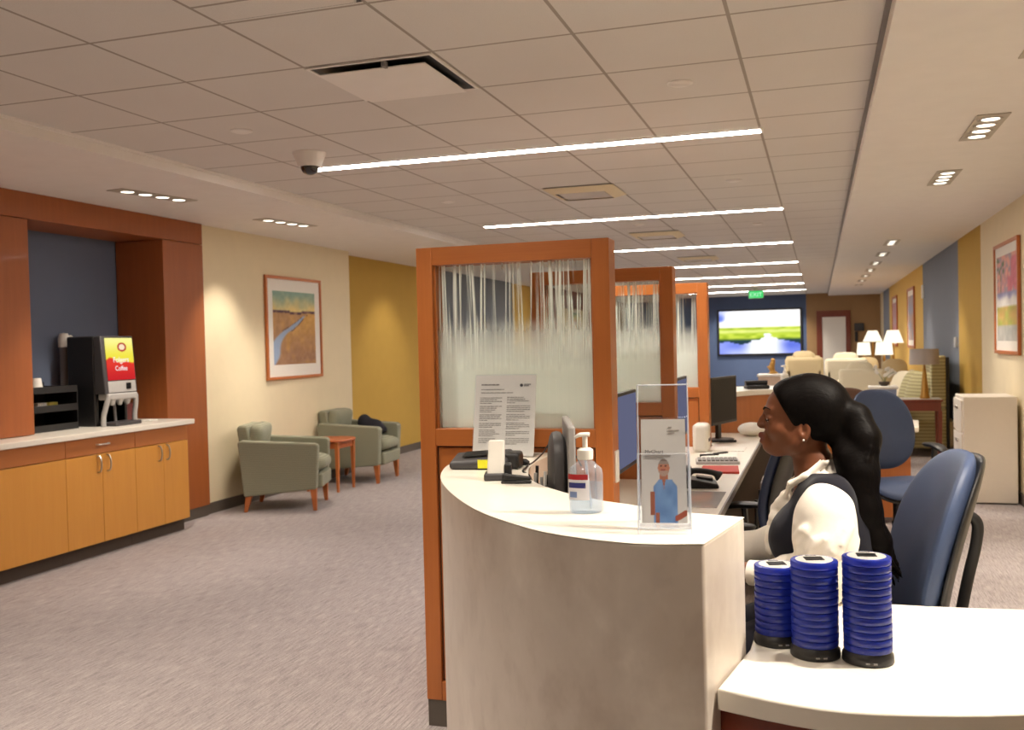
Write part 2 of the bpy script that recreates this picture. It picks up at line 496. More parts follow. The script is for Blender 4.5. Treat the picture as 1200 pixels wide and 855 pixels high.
M['white'] = plain('white_plastic', lin(232, 228, 220), .4, vary=.01)
M['offwhite'] = plain('beige_steel', lin(232, 224, 212), .45, vary=.01)
M['paper'] = plain('white_paper', lin(238, 234, 226), .8, vary=.01)
M['print_grey'] = plain('printed_grey', lin(150, 144, 140), .8, vary=.01)
M['print_dark'] = plain('printed_dark', lin(70, 68, 74), .8, vary=.01)
M['red'] = plain('red_folder', lin(206, 72, 62), .6, vary=.03)
M['screen'] = plain('dark_screen', lin(12, 12, 14), .45, 0, 0, .2, vary=.02)
M['lit'] = emit('lamp_lens', (1, .93, .85, 1), 36.0)
M['bulb'] = emit('spot_bulb', (1, .9, .75, 1), 2.0)
M['shade_lit'] = emit('lit_lampshade', (1, .87, .66, 1), .75)
M['seatblue'] = plain('blue_vinyl', lin(64, 77, 106), .5, 0, 0, .3, .04, 14)
M['sage'] = fabric('sage_fabric', lin(122, 124, 106), lin(160, 160, 138), 300, stripes=420)
M['sofa_white'] = fabric('cream_upholstery', lin(226, 214, 184), lin(240, 230, 204), 200)
M['olive_stripe'] = fabric('olive_striped_fabric', lin(138, 130, 92), lin(190, 180, 136), 200, stripes=150)
M['beige_fab'] = fabric('beige_fabric', lin(186, 166, 128), lin(214, 196, 156), 200)
M['brown_fab'] = fabric('brown_fabric', lin(96, 72, 62), lin(120, 92, 80), 200)
M['gold'] = plain('antique_gold', lin(178, 134, 66), .4, .6, vary=.05)
M['lampgrey'] = fabric('grey_lampshade', lin(164, 156, 152), lin(180, 172, 168), 300)
M['acrylic'] = clear_plastic('clear_acrylic', gloss=.16)
M['acrylic_edge'] = clear_plastic('acrylic_edge', (.9, .93, .95, 1), .3, .4)
M['gel'] = clear_plastic('clear_gel_bottle', (.90, .94, .98, 1), .25, .16, (.80, .86, .95, 1))
M['paint'] = painted('printed_art')

def make_glass():
    t = NT('etched_glass'); x = t.xyz()     # local: x across, z up from pane bottom (pane height .645)
    bnd = t.noise((60, .01, .01), 2); 
    # boundary of the frosted field
    e = t.math('SUBTRACT', t.math('MULTIPLY_ADD', bnd, .16, .25), x[2])
    soft = t.math('MULTIPLY_ADD', e, 5.0, .5, clamp=True)
    # vertical threads, denser downwards
    warp = t.math('ADD', x[0], t.math('MULTIPLY', t.math('MULTIPLY', t.math('SINE', t.math('MULTIPLY', x[0], 61.0)), x[2]), .022))
    cb = t.n('ShaderNodeCombineXYZ'); t.l(t.math('MULTIPLY', warp, 210.0), cb.inputs[0]); t.l(t.math('MULTIPLY', x[2], 1.1), cb.inputs[1])
    nz = t.n('ShaderNodeTexNoise'); nz.inputs['Scale'].default_value = 1; nz.inputs['Detail'].default_value = 1; t.l(cb.outputs[0], nz.inputs['Vector'])
    cl = t.noise((9, .01, .6), 1)
    th = t.math('MULTIPLY_ADD', cl, -.26, .70)
    st = t.math('MULTIPLY', t.math('SUBTRACT', nz.outputs[0], th), 16.0, clamp=True)
    st = t.math('MULTIPLY', st, .9)
    fac = t.math('MAXIMUM', soft, st)
    tr = t.n('ShaderNodeBsdfTransparent'); tr.inputs[0].default_value = (.93, .95, .93, 1)
    gl = t.n('ShaderNodeBsdfGlossy'); gl.inputs['Roughness'].default_value = .02
    lw = t.n('ShaderNodeLayerWeight'); lw.inputs[0].default_value = .2
    clear = t.n('ShaderNodeMixShader'); t.l(t.math('MULTIPLY_ADD', lw.outputs['Fresnel'], .6, .02, clamp=True), clear.inputs[0])
    t.l(tr.outputs[0], clear.inputs[1]); t.l(gl.outputs[0], clear.inputs[2])
    streak = t.noise((140, 1, .8), 2)
    fc = t.mix(streak, (.82, .88, .84, 1), (.92, .97, .92, 1))
    df = t.n('ShaderNodeBsdfDiffuse'); tl = t.n('ShaderNodeBsdfTranslucent'); t.l(fc, df.inputs[0]); t.l(fc, tl.inputs[0])
    a = t.n('ShaderNodeMixShader'); a.inputs[0].default_value = .5; t.l(df.outputs[0], a.inputs[1]); t.l(tl.outputs[0], a.inputs[2])
    b = t.n('ShaderNodeMixShader'); t.l(fac, b.inputs[0]); t.l(clear.outputs[0], b.inputs[1]); t.l(a.outputs[0], b.inputs[2])
    return t.done(b.outputs[0])
M['etched'] = make_glass()
def make_pager():
    t = NT('blue_translucent_plastic')
    n = t.noise((40, 40, 8), 2)
    p = t.bsdf(t.mix(n, (.010, .018, .20, 1), (.03, .06, .40, 1)), .25, 0, .4, .5)
    tl = t.n('ShaderNodeBsdfTranslucent'); tl.inputs[0].default_value = (.12, .19, .9, 1)
    m = t.n('ShaderNodeMixShader'); m.inputs[0].default_value = .45; t.l(p, m.inputs[1]); t.l(tl.outputs[0], m.inputs[2])
    return t.done(m.outputs[0])
M['pager'] = make_pager()

# ------------------------------------------------------------------ room shell
YB, YF, XR = -3.0, 29.0, 1.67
def quad(name, pts, mat):
    mb = MB(); mb.add(pts, [tuple(range(len(pts)))]); return struct(obj(name, mb, mat, recalc=False))
struct(obj('floor', MB().box(-6.6, 2.2, YB - .2, YF + .2, -.08, 0), M['carpet']))
struct(obj('ceiling', MB().box(-3.98, .30, YB - .1, YF + .1, CEIL, CEIL + .05), M['tile']))
struct(obj('ceiling_left', MB().box(-6.6, -3.97, YB - .1, YF + .1, SOFF, CEIL + .06), M['soffit']))
struct(obj('ceiling_right', MB().box(.275, 2.2, YB - .1, YF + .1, SOFF, CEIL + .06), M['soffit']))
# thin beads along the soffit edges; right one grey, a painted shadow line
struct(obj('trim_1', MB().box(-3.97, -3.955, YB, YF, CEIL - .018, CEIL - .001), M['soffit']))
struct(obj('painted_shadow_line', MB().box(.255, .275, YB, YF, CEIL - .012, CEIL - .001), M['grey']))

def wall_segments(name, segs, side):
    """segs: (y0,y1,x,mat) ; slab of 6 cm whose room face is at x"""
    for y0, y1, x, m in segs:
        d = -.08 if side == 'left' else .08
        struct(obj(name, MB().box(min(x, x + d), max(x, x + d), y0, y1, 0, SOFF + .02), M[m]))
LX = -5.40
wall_segments('wall_left', [(YB, 3.6, LX, 'cream'), (3.6, 7.50, -5.85, 'alcoveblue'), (7.50, 10.45, LX, 'cream'), (10.45, 13.85, -5.62, 'amber'), (13.85, 17.4, -5.55, 'bluegrey'), (17.4, 18.9, -5.62, 'yellow'), (18.9, 24.4, -5.62, 'cream'), (24.4, YF, -5.62, 'tan')], 'left')
struct(obj('wall_left_return', MB().box(-5.70, -5.46, 10.37, 10.45, 0, SOFF + .02), M['cream']))
wall_segments('wall_right', [(YB, 11.35, XR, 'cream'), (11.35, 13.1, XR, 'amber'), (13.1, 17.36, XR, 'bluegrey'), (17.36, 25.3, XR, 'yellow'), (25.3, 27.6, XR, 'bluegrey'), (27.6, YF, XR, 'cream')], 'right')
mb = MB(); mb.box(-6.6, -.33, YF, YF + .1, 0, CEIL, mi=0); mb.box(-.33, 2.2, YF, YF + .1, 0, CEIL, mi=1)
struct(obj('wall_far', mb, [M['navy'], M['tan']]))
struct(obj('wall_near', MB().box(-6.6, 2.2, YB - .1, YB, 0, CEIL), M['cream']))
# rubber baseboards
mb = MB(); 
mb.box(-5.40, -5.388, 7.50, 10.45, 0, .10); mb.box(-5.62, -5.608, 10.45, 13.85, 0, .10); mb.box(-5.55, -5.538, 13.85, 17.4, 0, .10); mb.box(-5.62, -5.608, 17.4, YF, 0, .10)
struct(obj('baseboard_left', mb, M['base']))
struct(obj('baseboard_right', MB().box(XR - .012, XR, YB, YF, 0, .10), M['base']))
struct(obj('baseboard_far', MB().box(-5.62, XR, YF - .012, YF, 0, .10), M['base']))

# far door: dark frame, frosted light panel
d = struct(obj('door_1', MB().box(.10, .74, YF - .05, YF - .012, .12, 2.06), M['paper']))
mb = MB(); mb.box(-.055, .10, YF - .07, YF - .005, 0, 2.24); mb.box(.74, .87, YF - .07, YF - .005, 0, 2.24); mb.box(.10, .74, YF - .07, YF - .005, 2.06, 2.24); mb.box(.10, .74, YF - .07, YF - .005, 0, .12)
obj('door_frame', mb, M['mahog'], d)
obj('door_handle', MB().cyl((.80, YF - .13, 1.02), (.70, YF - .13, 1.02), .012).cyl((.80, YF - .07, 1.02), (.80, YF - .13, 1.02), .012), M['chrome'], d)

# ------------------------------------------------------------------ lights in the ceiling
strips = [5.885, 9.505, 12.92, 16.38, 19.57, 22.92, 26.03]
names = ['nearest long ceiling light strip, ending beside the security camera', 'second long ceiling light strip from the front, behind the square vent', 'third long ceiling light strip, its left part behind the front wood partition', 'fourth ceiling light strip from the front, over the middle partition', 'fifth ceiling light strip from the front, over the third partition', 'sixth ceiling light strip, second from the far wall', 'farthest ceiling light strip, just behind the green exit sign']
def spot(name, loc, target, power, size=70, blend=.6, parent=None, col=(1, .89, .75), r=.05):
    power *= .5
    L = bpy.data.lights.new(name, 'SPOT'); L.energy = power; L.spot_size = rad(size); L.spot_blend = blend; L.color = col; L.shadow_soft_size = r
    o = bpy.data.objects.new(name, L); COL.objects.link(o)
    o.location = loc; o.rotation_euler = (Vector(target) - Vector(loc)).to_track_quat('-Z', 'Y').to_euler()
    if parent is not None: o.parent = parent
    return o
def strip_light(y, label):
    t = thing('linear_ceiling_light', label, 'ceiling light', (-1.81, y, CEIL), 0, 'linear ceiling lights')
    mb = MB(); mb.box(-1.515, 1.515, -.062, -.050, -.012, -.001); mb.box(-1.515, 1.515, .050, .062, -.012, -.001); mb.box(-1.515, -1.502, -.05, .05, -.012, -.001); mb.box(1.502, 1.515, -.05, .05, -.012, -.001)
    obj('housing', mb, M['soffit'], t)
    obj('lens', MB().box(-1.502, 1.502, -.05, .05, -.010, -.002), M['lit'], t)
    return t
s0 = strip_light(strips[0], names[0])
for y, nm in zip(strips[1:], names[1:]): dup(s0, (-1.81, y, CEIL), 0, nm)

def downlight(x, y, z, rz, label, L=.70, W=.165):
    t = thing('recessed_downlight', label, 'ceiling light', (x, y, z), rz, 'recessed four lamp downlights')
    mb = MB()
    mb.box(-W / 2, W / 2, -L / 2, L / 2, -.006, -.001)
    obj('trim_plate', mb, M['darkmetal'], t)
    for k in range(4):
        cy = (k - 1.5) * L / 4.4
        c = MB(); c.lathe([(.048, -.007), (.060, -.012), (.064, -.007)], 20, (0, cy, 0)); obj('lamp_ring', c, M['darkmetal'], t)
        b = MB(); b.lathe([(0.0, -.0085), (.046, -.0075)], 20, (0, cy, 0)); obj('bulb', b, M['bulb'], t)
    return t
dl = downlight(-4.67, 5.97, SOFF, rad(-10), 'four lamp ceiling downlight in front of the coffee alcove')
def dls(x, y, rz, label): return dup(dl, (x, y, SOFF), rz, label)
dls(-4.64, 7.77, rad(-10), 'four lamp ceiling downlight near the framed landscape print')
dls(-4.64, 11.9, 0, 'four lamp ceiling downlight in front of the amber wall')
dls(.905, 6.0, 0, 'nearest whole four lamp downlight on the right hand ceiling')
dls(.905, 7.80, 0, 'second whole four lamp downlight on the right hand ceiling')
dls(.905, 2.45, 0, 'four lamp downlight on the right hand ceiling above the photographer')
dls(.905, 4.20, 0, 'four lamp downlight cut by the right edge of the photo')
ord_ = ['third', 'fourth', 'fifth', 'sixth', 'seventh', 'eighth', 'ninth']
for i, y in enumerate((12.95, 14.75, 16.5, 18.2, 19.9, 21.6, 23.3)):
    dls(.89, y, 0, ord_[i] + ' whole downlight along the right hand ceiling, counted from the front')
# ------------------------------------------------------------------ coffee alcove (left wall)
su = thing('alcove_surround', 'reddish wood surround framing the coffee alcove on the left wall', 'wall paneling', (-5.35, 5.5, 0))
def L(x0, x1, y0, y1, z0, z1): return MB().box(x0 + 5.35, x1 + 5.35, y0 - 5.5, y1 - 5.5, z0, z1)
obj('right_pier', L(-5.84, -5.35, 6.93, 7.49, .10, 2.475), M['surround'], su, .003)
obj('left_pier', L(-5.84, -5.35, 3.62, 5.46, .94, 2.475), M['surround'], su, .003)
obj('header', L(-5.84, -5.35, 3.62, 7.49, 2.48, 2.668), M['surround'], su, .003)
obj('plinth', L(-5.84, -5.362, 6.93, 7.48, 0, .10), M['base'], su)

FX = -5.10      # cabinet fronts
def handle(parent, x, y, z, vertical=True, L_=.12):
    mb = MB()
    if vertical: p = [(x, y, z - L_ / 2), (x + .022, y, z - L_ / 2 + .006), (x + .034, y, z - .02), (x + .034, y, z + .02), (x + .022, y, z + L_ / 2 - .006), (x, y, z + L_ / 2)]
    else: p = [(x, y - L_ / 2, z), (x + .022, y - L_ / 2 + .006, z), (x + .034, y - .02, z), (x + .034, y + .02, z), (x + .022, y + L_ / 2 - .006, z), (x, y + L_ / 2, z)]
    mb.tube(catmull(p, 4), .0062, 8); return obj('handle', mb, M['chrome'], parent)
def cabinet(y0, y1, label, doors, drawer_handle=None, handles=()):
    yc = (y0 + y1) / 2
    t = thing('base_cabinet', label, 'cabinet', (0, yc, 0), 0, 'coffee alcove base cabinets')
    obj('carcass', MB().box(-5.80, FX - .022, y0 - yc + .001, y1 - yc - .001, .10, .893), M['maple'], t)
    obj('toe_kick', MB().box(-5.80, FX - .06, y0 - yc + .001, y1 - yc - .001, 0, .10), M['darkkick'], t)
    d = obj('drawer', MB().box(FX - .02, FX, y0 - yc + .002, y1 - yc - .002, .768, .893), M['drawerwood'], t, .002)
    if drawer_handle is not None: handle(d, FX, drawer_handle - yc, .835, False)
    n = len(doors) - 1
    for i in range(n):
        dd = obj('door', MB().box(FX - .02, FX, doors[i] - yc + .0015, doors[i + 1] - yc - .0015, .105, .762), M['maple'], t, .002)
        for hy in handles:
            if doors[i] < hy < doors[i + 1]: handle(dd, FX, hy - yc, .69)
    return t
cabinet(3.70, 5.475, 'left base cabinet with plain front, cut by the left edge of the photo', (3.70, 4.58, 5.475))
cabinet(5.475, 6.20, 'middle base cabinet with a drawer pull and two door handles', (5.475, 5.838, 6.20), 5.84, (5.79, 5.89))
cabinet(6.20, 6.855, 'rightmost base cabinet with two door handles and no drawer pull', (6.20, 6.535, 6.855), None, (6.475, 6.575))
tag(obj('countertop', MB().prism([(-5.85, 3.7), (-5.075, 3.7), (-5.075, 6.925), (-5.85, 6.925)], .893, .935), M['white_top'], None, .006), 'white countertop over the wood cabinets in the coffee alcove', 'countertop')

# coffee dispenser ---------------------------------------------------
t = thing('coffee_dispenser', 'black coffee dispenser with lit yellow and red front panel', 'coffee machine', (-5.30, 6.31, .935), rad(90))
# local: x -> along wall (world +y is local +x after 90deg rot => local x = world y, local y = -world x ) front at local y=0, body behind at +y
W2 = .185
obj('body', MB().box(-W2, W2, .10, .36, 0, .71), M['black'], t, .012)
obj('upper_front', MB().add([(-W2, .10, .255), (W2, .10, .255), (W2, .0, .255), (-W2, .0, .255), (-W2, .10, .71), (W2, .10, .71), (W2, .035, .71), (-W2, .035, .71)], [(0, 1, 2, 3), (4, 7, 6, 5), (3, 2, 6, 7), (0, 4, 5, 1), (1, 5, 6, 2), (0, 3, 7, 4)]), M['darkgrey'], t, .008)
tilt = math.atan2(.035, .455)
def fr(u, v): return (u, -.002 + .035 * (v - .255) / .455, v)
def sign_fn(u, v):
    wave = .44 + .05 * sin(u * 5.5 + .6) + .035 * sin(u * 11)
    if v > wave:
        c = mixc((240, 226, 70), (252, 246, 150), sstep(.5, 1, v))
        du, dv = (u - .60) / .17, (v - .78) / .11
        r = math.hypot(du, dv)
        if .62 < r < 1.0: c = (186, 70, 60)
        elif r <= .62: c = (250, 226, 190)
        if v < wave + .02: c = (236, 140, 50)
        return c
    c = mixc((226, 62, 50), (200, 40, 44), sstep(.45, .0, v))
    return c
sgn = picture_mesh('lit_panel', sign_fn, 70, 76, T(.012, -.004 + .035 * (.36 - .255) / .455, .36) @ Rx(-tilt), painted('dispenser_sign', em=.5), t, .315, .335)
def onface(u, v): return T(*fr(u, v)) @ Rx(-tilt) @ T(0, -.004, 0) @ Rx(rad(90))
ws = emit('sign_white', (1, .93, .9, 1), .5)
text_mesh('sign_lettering', 'Folgers', .062, ws, onface(.02, .500), sgn, align='CENTER')
text_mesh('sign_lettering', 'Coffee', .052, ws, onface(.015, .435), sgn, align='CENTER')
obj('control_strip', MB().add([(*(-.145, -.001, .262),), (.17, -.001, .262), (.17, .006, .352), (-.145, .006, .352), (-.145, .02, .262), (.17, .02, .262), (.17, .03, .352), (-.145, .03, .352)], [(0, 1, 2, 3), (4, 7, 6, 5), (0, 4, 5, 1), (3, 2, 6, 7), (0, 3, 7, 4), (1, 5, 6, 2)]), M['silver'], t, .003)
obj('display_window', MB().box(.055, .105, -.006, .002, .285, .335), M['screen'], t, .002)
mb = MB().box(-.165, .17, -.018, .09, .205, .256); 
obj('nozzle_housing', mb, M['silver'], t, .012)
for cx in (-.085, .0, .085): obj('nozzle', MB().lathe([(.012, .160), (.02, .17), (.032, .205)], 16, (cx, .025, 0)), M['silver'], t)
obj('splash_panel', MB().box(-.15, .15, .10, .112, .03, .205), M['darkgrey'], t)
for sx in (-1, 1): obj('front_leg', MB().tube(catmull([(sx * .155, -.005, .235), (sx * .170, .01, .16), (sx * .178, .03, .08), (sx * .180, .03, .0)], 5), [.02] * 16, 10), M['silver'], t)
obj('center_post', MB().tube([(0, .08, .2), (0, .07, .03)], .012, 10), M['grey'], t)
obj('drip_tray', MB().box(-.15, .15, -.06, .10, .0, .03), M['darkgrey'], t, .006)
tag(obj('napkin_box', MB().box(-5.66, -5.53, 6.60, 6.745, .936, 1.085), plain('dark_red_plastic', lin(96, 44, 44), .4), None, .008), 'dark red box on the counter right of the coffee dispenser', 'box')
tag(obj('paper_packet', MB().box(-5.40, -5.30, 6.63, 6.74, .936, .946), M['paper'], None, .003), 'flat white packet on the counter right of the coffee dispenser', 'packet')
t = thing('creamer_bottle', 'small pale bottle behind the dark red box on the coffee counter', 'bottle', (-5.76, 6.77, .936))
obj('bottle_body', MB().lathe([(.03, 0), (.034, .01), (.034, .15), (.02, .19)], 18), M['silver'], t); obj('cap', MB().lathe([(.022, .19), (.022, .225), (.0, .23)], 16), M['white'], t)
# tall cup dispenser behind the machine
t = thing('cup_dispenser', 'tall grey cup tube with white hooked top, left of the coffee dispenser', 'cup dispenser', (-5.765, 6.215, .936))
obj('tube', MB().lathe([(.05, 0), (.05, .03), (.036, .05), (.036, .62), (.04, .63)], 20), M['grey'], t)
obj('lid', MB().lathe([(.044, .63), (.046, .70), (.03, .74), (.0, .745)], 20), M['white'], t)
obj('hook', MB().tube(catmull([(.0, .03, .70), (.0, .075, .715), (.0, .095, .68), (.0, .095, .64)], 5), .013, 8), M['white'], t)
# black organiser
t = thing('condiment_organizer', 'black tiered condiment organizer on the coffee counter beside the left pier', 'organizer', (-5.62, 5.80, .936))
obj('side_wall', MB().box(-.16, .16, -.27, -.262, 0, .33), M['black'], t); obj('side_wall', MB().box(-.16, .16, .20, .208, 0, .33), M['black'], t)
obj('back_wall', MB().box(-.16, -.152, -.262, .20, 0, .36), M['black'], t)
for z in (.0, .145, .285): obj('shelf', MB().box(-.152, .165, -.262, .20, z, z + .012).box(.155, .165, -.262, .20, z + .012, z + .05), M['black'], t)
tag(obj('cup_stack', MB().lathe([(.052, 0), (.036, .10), (.034, .10)], 24, (-5.56, 5.70, 1.235)).lathe([(.050, .0), (.044, .02)], 24, (-5.56, 5.70, 1.235)), M['white'], None), 'white paper cup upside down on top of the black organizer', 'cup')
spts = [(-5.53, 5.71, 1.095), (-5.54, 5.83, 1.095), (-5.53, 5.94, 1.095)]
for k, (p, lb) in enumerate(zip(spts, ('white sugar packets at the left end of the organizer shelf', 'yellow sweetener packets in the middle of the organizer shelf', 'white creamer cup at the right end of the organizer shelf'))):
    mb = MB()
    if k == 2: mb.lathe([(.016, 0), (.022, .03), (.0, .031)], 14, p)
    else:
        for q in range(5): mb.box(p[0] - .02, p[0] + .02, p[1] - .045 + q * .018, p[1] - .038 + q * .018, p[2], p[2] + .055, None)
    tag(obj('creamer_cup' if k == 2 else 'sugar_packets', mb, plain('packet_yellow', lin(230, 214, 110), .7) if k == 1 else M['paper'], None), lb, 'condiment')
# wall plate on left pier
tag(obj('wall_plate', MB().box(-5.35, -5.342, 4.93, 5.0, 1.98, 2.10), M['white'], None, .002), 'white wall plate on the left pier at the edge of the photo', 'switch')

# ------------------------------------------------------------------ framed print
def frame_picture(name, label, M4, w, h, fn, mat_w=.12, fw=.035, frame=M['legwood'], nu=40, nv=56):
    t = thing(name, label, 'picture', (0, 0, 0)); t.matrix_world = M4
    mb = MB(); mb.box(-w / 2, w / 2, -.03, -.002, 0, fw); mb.box(-w / 2, w / 2, -.03, -.002, h - fw, h); mb.box(-w / 2, -w / 2 + fw, -.03, -.002, fw, h - fw); mb.box(w / 2 - fw, w / 2, -.03, -.002, fw, h - fw)
    obj('frame', mb, frame, t, .003)
    obj('mat', MB().box(-w / 2 + fw, w / 2 - fw, -.014, -.004, fw, h - fw), M['paper'], t)
    picture_mesh('print', fn, nu, nv, T(0, -.0155, fw + mat_w), M['paint'], t, w - 2 * (fw + mat_w * .85), h - 2 * (fw + mat_w))
    return t
def landscape(u, v):
    n = vnoise(u * 9, v * 9, 3) - .5; n2 = vnoise(u * 24, v * 24, 5) - .5
    hz = .70 + .01 * sin(u * 9)
    if v > hz:
        c = mixc((236, 210, 140), (140, 172, 160), sstep(hz, 1, v + n * .12))
        if v < hz + .035: c = (96, 70, 84) if n2 < .1 else (150, 120, 100)
        return tuple(x + n2 * 16 for x in c)
    d = (hz - v) / hz
    cx = .93 - 1.1 * d ** .55 + .05 * sin(d * 9); wd = .03 + .16 * d
    field = mixc((214, 166, 96), (164, 124, 96), sstep(0, .9, d + n * .4)); field = mixc(field, (226, 176, 84), max(0, n) * 1.1)
    if u < cx: field = mixc(field, (146, 116, 112), .35 + n * .3)
    e = abs(u - cx) / wd
    if d > .05 and e < 1: return mixc((156, 176, 206), field, sstep(.65, 1, e + n * .3))
    if d > .04 and 1 <= e < 1.5 and d < .35: return mixc((82, 60, 66), field, sstep(1.1, 1.5, e))
    return tuple(x + n2 * 18 for x in field)
# wall normal +X : local -Y must map to world +X -> rotate by +90deg about z
frame_picture('framed_print', 'framed landscape print with a winding blue river, on the cream left wall', T(-5.398, 9.13, 1.19) @ Rz(rad(90)), 1.14, 1.085, landscape, .125, .03)

# ------------------------------------------------------------------ armchairs and corner table
def armchair(label, loc, rz):
    t = thing('armchair', label, 'armchair', loc, rz, 'sage green armchairs')
    # local: forward = +Y, width along X
    def side(sx):
        # side profile in (y,z): back (-.40) to front (.36)
        prof = [(-.375, .15), (.34, .21), (.365, .62), (.34, .645), (-.40, .69), (-.425, .67)]
        x0, x1 = (sx * .37, sx * .26) if sx > 0 else (-.37, -.26)
        MM = Matrix(((0, 0, 1, 0), (1, 0, 0, 0), (0, 1, 0, 0), (0, 0, 0, 1)))
        return obj('arm', MB().prism(prof, min(x0, x1), max(x0, x1), MM), M['sage'], t, .03, 4)
    side(1); side(-1)
    MMx = Matrix(((0, 0, 1, 0), (1, 0, 0, 0), (0, 1, 0, 0), (0, 0, 0, 1)))
    obj('backrest', MB().prism([(-.30, .2), (-.375, .17), (-.455, .80), (-.43, .83), (-.35, .82), (-.29, .55)], -.268, .268, MMx), M['sage'], t, .03, 4)
    obj('back_cushion', MB().pad(.262, .20, .16, 7, lambda x, y: .012 * (1 - (x / .25) ** 2), T(0, -.30, .635) @ Rx(rad(78)), p=3.4), M['sage'], t)
    obj('seat_cushion', MB().pad(.258, .335, .17, 5, lambda x, y: .012 * (1 - (x / .26) ** 2), T(0, .075, .425), p=3), M['sage'], t)
    obj('front_rail', MB().prism([(.31, .205), (.385, .21), (.385, .345), (.31, .345)], -.262, .262, MMx), M['sage'], t, .02, 3)
    obj('seat_base', MB().box(-.262, .262, -.35, .31, .19, .345), M['sage'], t)
    for sx in (-1, 1):
        obj('leg', MB().taper(sx * .315, .315, 0, .215, .017, .017, .032, .032, 0, -.012), M['legwood'], t, .003)
        obj('leg', MB().taper(sx * .315, -.37, 0, .165, .017, .017, .032, .032, 0, .04), M['legwood'], t, .003)
    return t
a1 = armchair('sage green armchair nearest the wood surround, left of the corner table', (-4.87, 8.08, 0), rad(-90 + 19))
a1.scale = (.94, .94, .97)
dup(a1, (-4.98, 9.86, 0), rad(-90 + 4), 'sage green armchair in front of the amber wall, behind the corner table')
# dark rounded form on seat of second chair
bg = SDF((-5.2, 9.8, .44), (-4.7, 10.3, .80), .008)
bg.ell((-4.96, 10.06, .59), (.15, .09, .09), .03); bg.ell((-5.05, 10.06, .64), (.08, .08, .09), .04); bg.ell((-4.86, 10.08, .55), (.08, .07, .05), .03)
tag(bg.obj('dark_seat_form', plain('dark_navy_matte', lin(34, 34, 46), .8)), 'dark navy rounded form on the seat of the far armchair', 'bag')
t = thing('side_table', 'small round-cornered wood side table between the two sage armchairs', 'side table', (-4.98, 9.10, 0))
obj('tabletop', MB().pad(.245, .245, .03, 3.2, None, T(0, 0, .535), nr=8, p=6), M['tablewood'], t)
mb = MB(); 
for a in range(4): mb.box(-.17, .17, .165, .185, .455, .52, Rz(rad(90 * a)))
obj('apron', mb, M['tablewood'], t)
for sx in (-1, 1):
    for sy in (-1, 1): obj('leg', MB().taper(sx * .175, sy * .175, 0, .52, .012, .012, .021, .021), M['legwood'], t, .002)

# ------------------------------------------------------------------ far coffee portal on the left wall (seen through the etched glass)
t = thing('wood_portal', 'dark wood portal on the left wall beyond the etched glass', 'wall paneling', (-5.40, 19.6, 0))
obj('pier', MB().box(-.21, .06, -.75, .65, 0, 2.3), M['mahog'], t); obj('pier', MB().box(-.21, .06, 4.3, 4.9, 0, 2.3), M['mahog'], t)
obj('header', MB().box(-.21, .06, -.75, 4.9, 2.3, 2.668), M['mahog'], t)
frame_picture('framed_print', 'small framed print inside the far dark wood portal', T(-5.615, 22.6, 1.55) @ Rz(rad(90)), .9, .8, landscape, .1, .03, nu=16, nv=16)
# ------------------------------------------------------------------ wood and etched glass partitions
def partition(loc, label):
    t = thing('partition_panel', label, 'partition', loc, 0, 'wood and glass desk partitions')
    hw, D = .386, .11
    st = .066
    for sx in (-1, 1):
        obj('stile', MB().box(min(sx * hw, sx * (hw - st)), max(sx * hw, sx * (hw - st)), 0, D, .106, 1.893), M['cherry'], t, .003)
    obj('rail', MB().box(-hw + st, hw - st, 0, D, 1.823, 1.893), M['cherry_x'], t, .002)
    obj('rail', MB().box(-hw + st, hw - st, 0, D, 1.115, 1.183), M['cherry_x'], t, .002)
    obj('rail', MB().box(-hw + st, hw - st, 0, D, .106, .182), M['cherry_x'], t, .002)
    obj('lower_panel', MB().box(-hw + st + .006, hw - st - .006, .012, D - .012, .188, 1.109), M['cherry'], t, .002)
    obj('panel_groove', MB().box(-hw + st, hw - st, .02, D - .02, .182, 1.115), M['darkkick'], t)
    g = obj('glass_pane', MB().box(-hw + st, hw - st, -.004, .004, 0, .64), M['etched'], t); g.location = (0, D / 2, 1.183)
    mb = MB()
    for y in (.02, D - .03):
        mb.box(-hw + st, -hw + st + .008, y, y + .01, 1.183, 1.823); mb.box(hw - st - .008, hw - st, y, y + .01, 1.183, 1.823)
    obj('glazing_bead', mb, M['cherry'], t)
    obj('kick_plate', MB().box(-hw + .004, hw - .004, .004, D - .004, 0, .106), M['base'], t)
    return t
p1 = partition((-1.119, 3.48, 0), 'nearest wood partition with etched glass, behind the curved reception counter')
dup(p1, (-1.105, 4.995, 0), 0, 'middle wood partition with etched glass, second from the reception counter')
dup(p1, (-1.100, 6.565, 0), 0, 'third and farthest wood partition with etched glass, beside the black monitor')
tag(obj('wall_switch', MB().box(-.7335, -.7255, 3.51, 3.56, .98, 1.10), M['white'], None, .003), 'white plate on the side edge of the nearest wood partition', 'switch')

